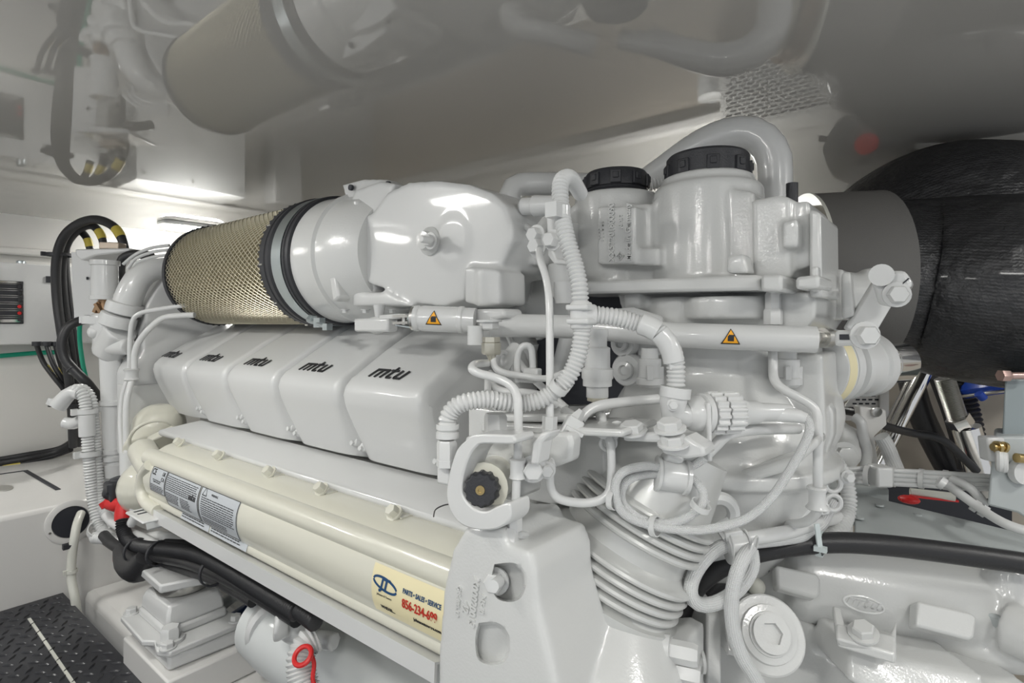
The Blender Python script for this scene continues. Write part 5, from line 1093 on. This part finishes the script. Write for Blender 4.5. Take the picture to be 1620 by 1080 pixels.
mb_ = obj('mounting_bracket', MB().prism([P(1316, 956, .70), P(1330, 960, .70), P(1340, 1000, .665), P(1402, 1014, .655), P(1418, 978, .69), P(1417, 1035, .635), P(1324, 1008, .66)], Vector((0, 0, -.012))), WC, gb, bev=.003)
obj('foot_plate', MB().prism([P(1322, 985, .675), P(1417, 1005, .66), P(1417, 1036, .64), P(1322, 1010, .65)], Vector((0, .01, -.012))), WC, mb_, bev=.003)
obj('bolt', MB().hexb(P(1366, 1002, .655), (0, -.4, 1), .012, .010), WC, mb_)
# housing below
m = MB().prism([P(1115, 940, .80), P(1230, 960, .78), P(1330, 1010, .74), P(1500, 1060, .68), P(1640, 1090, .64), P(1640, 1400, .60), P(1100, 1300, .66), P(1105, 1000, .76)], FW * .18)
m.prism([P(1130, 975, .72), P(1170, 960, .72), P(1260, 975, .70), P(1265, 1040, .68), P(1225, 1060, .67), P(1150, 1040, .69)], FW * .06)
m.prism([P(1345, 1020, .68), P(1450, 1048, .66), P(1560, 1070, .64), P(1560, 1200, .60), P(1345, 1080, .66)], FW * .08)
gh = obj('housing', m, WC, gb, cast=.0045, sm=5)
pc_ = P(1215, 1003, .655); pn_ = (-FW * .85 + Vector((0, 0, .5))).normalized()
pl_ = obj('hex_plug', MB().lathe(pc_ + pn_ * -.02, pn_, [(0, .043), (.019, .043), (.021, .041), (.021, .032), (.025, .031), (.0255, .024), (.028, .0235), (.028, .019)], 48), WC, gb)
obj('hex_recess', hexhole(pc_ + pn_ * .0125, pn_, .021, .0125, .008), WC, pl_)
obj('left_flange', MB().prism([P(1118, 968, .70), P(1142, 972, .70), P(1142, 1090, .66), P(1118, 1090, .66)], FW * .06), WC, gb, bev=.003)
for x, y in ((1112, 1045), (1100, 1055)): obj('bolt', MB().hexb(P(x, y, .66), -RT, .010, .014), WC, gb)
obj('clear_plug', MB().ball(P(1196, 928, .76), .012), HOSEW, gb)
# red-handled tool bag behind the harness
t = thing('red_bottle', P(1480, 800, 1.25), 'red lidded bottle and tools lying in the dark gap under the harness', 'bottle')
obj('red_lid', MB().ball(P(1438, 790, 1.2), .017, sc=(1.2, 1, .5)), RED, t); obj('tube', MB().rod(P(1440, 778, 1.25), P(1510, 786, 1.22), .009), HOSEW, t); obj('bracket', MB().bar(P(1440, 784, 1.24), P(1515, 792, 1.22), .01, .004), RED, t)
tag(obj('dark_slab', MB().box(P(1480, 800, 1.45) , (.35, .05, .14), (RT, FW, Vector((0, 0, 1)))), DRK), 'thin near-black box behind the red lidded bottle', 'box')  # thin near-black slab set behind the bottle
# ================================================================= ON THE HULL SIDE, mirrored in the ceiling
gr = thing('ventilation_grille', W(-.36, YW - .012, -.09), 'white slotted ventilation grille on the hull side above the tanks', 'grille')
gx0, gx1 = -.62, -.25
obj('panel', MB().bx(gx0, gx1, YW - .14, YW - .013, -.10, .14), mat('grille_white', (.75, .75, .73), .4), gr, bev=.004)
m = MB()
for r_ in range(17):
    for c in range(13):
        x = gx0 + .02 + c * .027 + (r_ % 2) * .013; z = -.085 + r_ * .0125
        if x > gx1 - .03: continue
        m.bx(x, x + .019, YW - .1412, YW - .1395, z, z + .005)
obj('slots', m, DRK, gr, kind='stuff')
obj('lettering', text_mb('DOMETIC', .04, plane_fn(W(-.46, YW - .141, -.125), (1, 0, 0), (0, 0, 1)), .0008), INK, gr)
fn_ = thing('fan_cover', W(-.22, YW - .03, .1), 'round dark grey cover with lugs and a red centre on the hull side', 'fan')
FC = W(-.22, YW - .03, .235); rr = []
for h, k in ((0, 1), (.02, .97), (.028, .7)):
    rr.append([FC + Vector((math.cos(2 * math.pi * j / 72) * .115 * k * (1.04 if j % 9 < 3 else 1), -h, math.sin(2 * math.pi * j / 72) * .115 * k * (1.04 if j % 9 < 3 else 1))) for j in range(72)])
obj('cover', MB().grid(rr), mat('dark_grey_plastic', (.10, .10, .10), .5), fn_)
obj('red_centre', MB().lathe(FC - Vector((0, .027, 0)), (0, -1, 0), [(0, .032), (.004, .030)], 32), RED, fn_)
for a_ in (20, 110, 200, 290, 340): obj('lug', MB().rod(FC + Vector((math.cos(math.radians(a_)) * .11, -.01, math.sin(math.radians(a_)) * .11)), FC + Vector((math.cos(math.radians(a_)) * .135, -.01, math.sin(math.radians(a_)) * .135)), .009), BLP, fn_)
tag(obj('alarm_sounder', MB().lathe(W(-.66, YW - .09, -.07), (0, 0, 1), [(0, .05), (.07, .05), (.072, .012)], 36), WH), 'round white sounder on the hull side left of the grille', 'sounder')
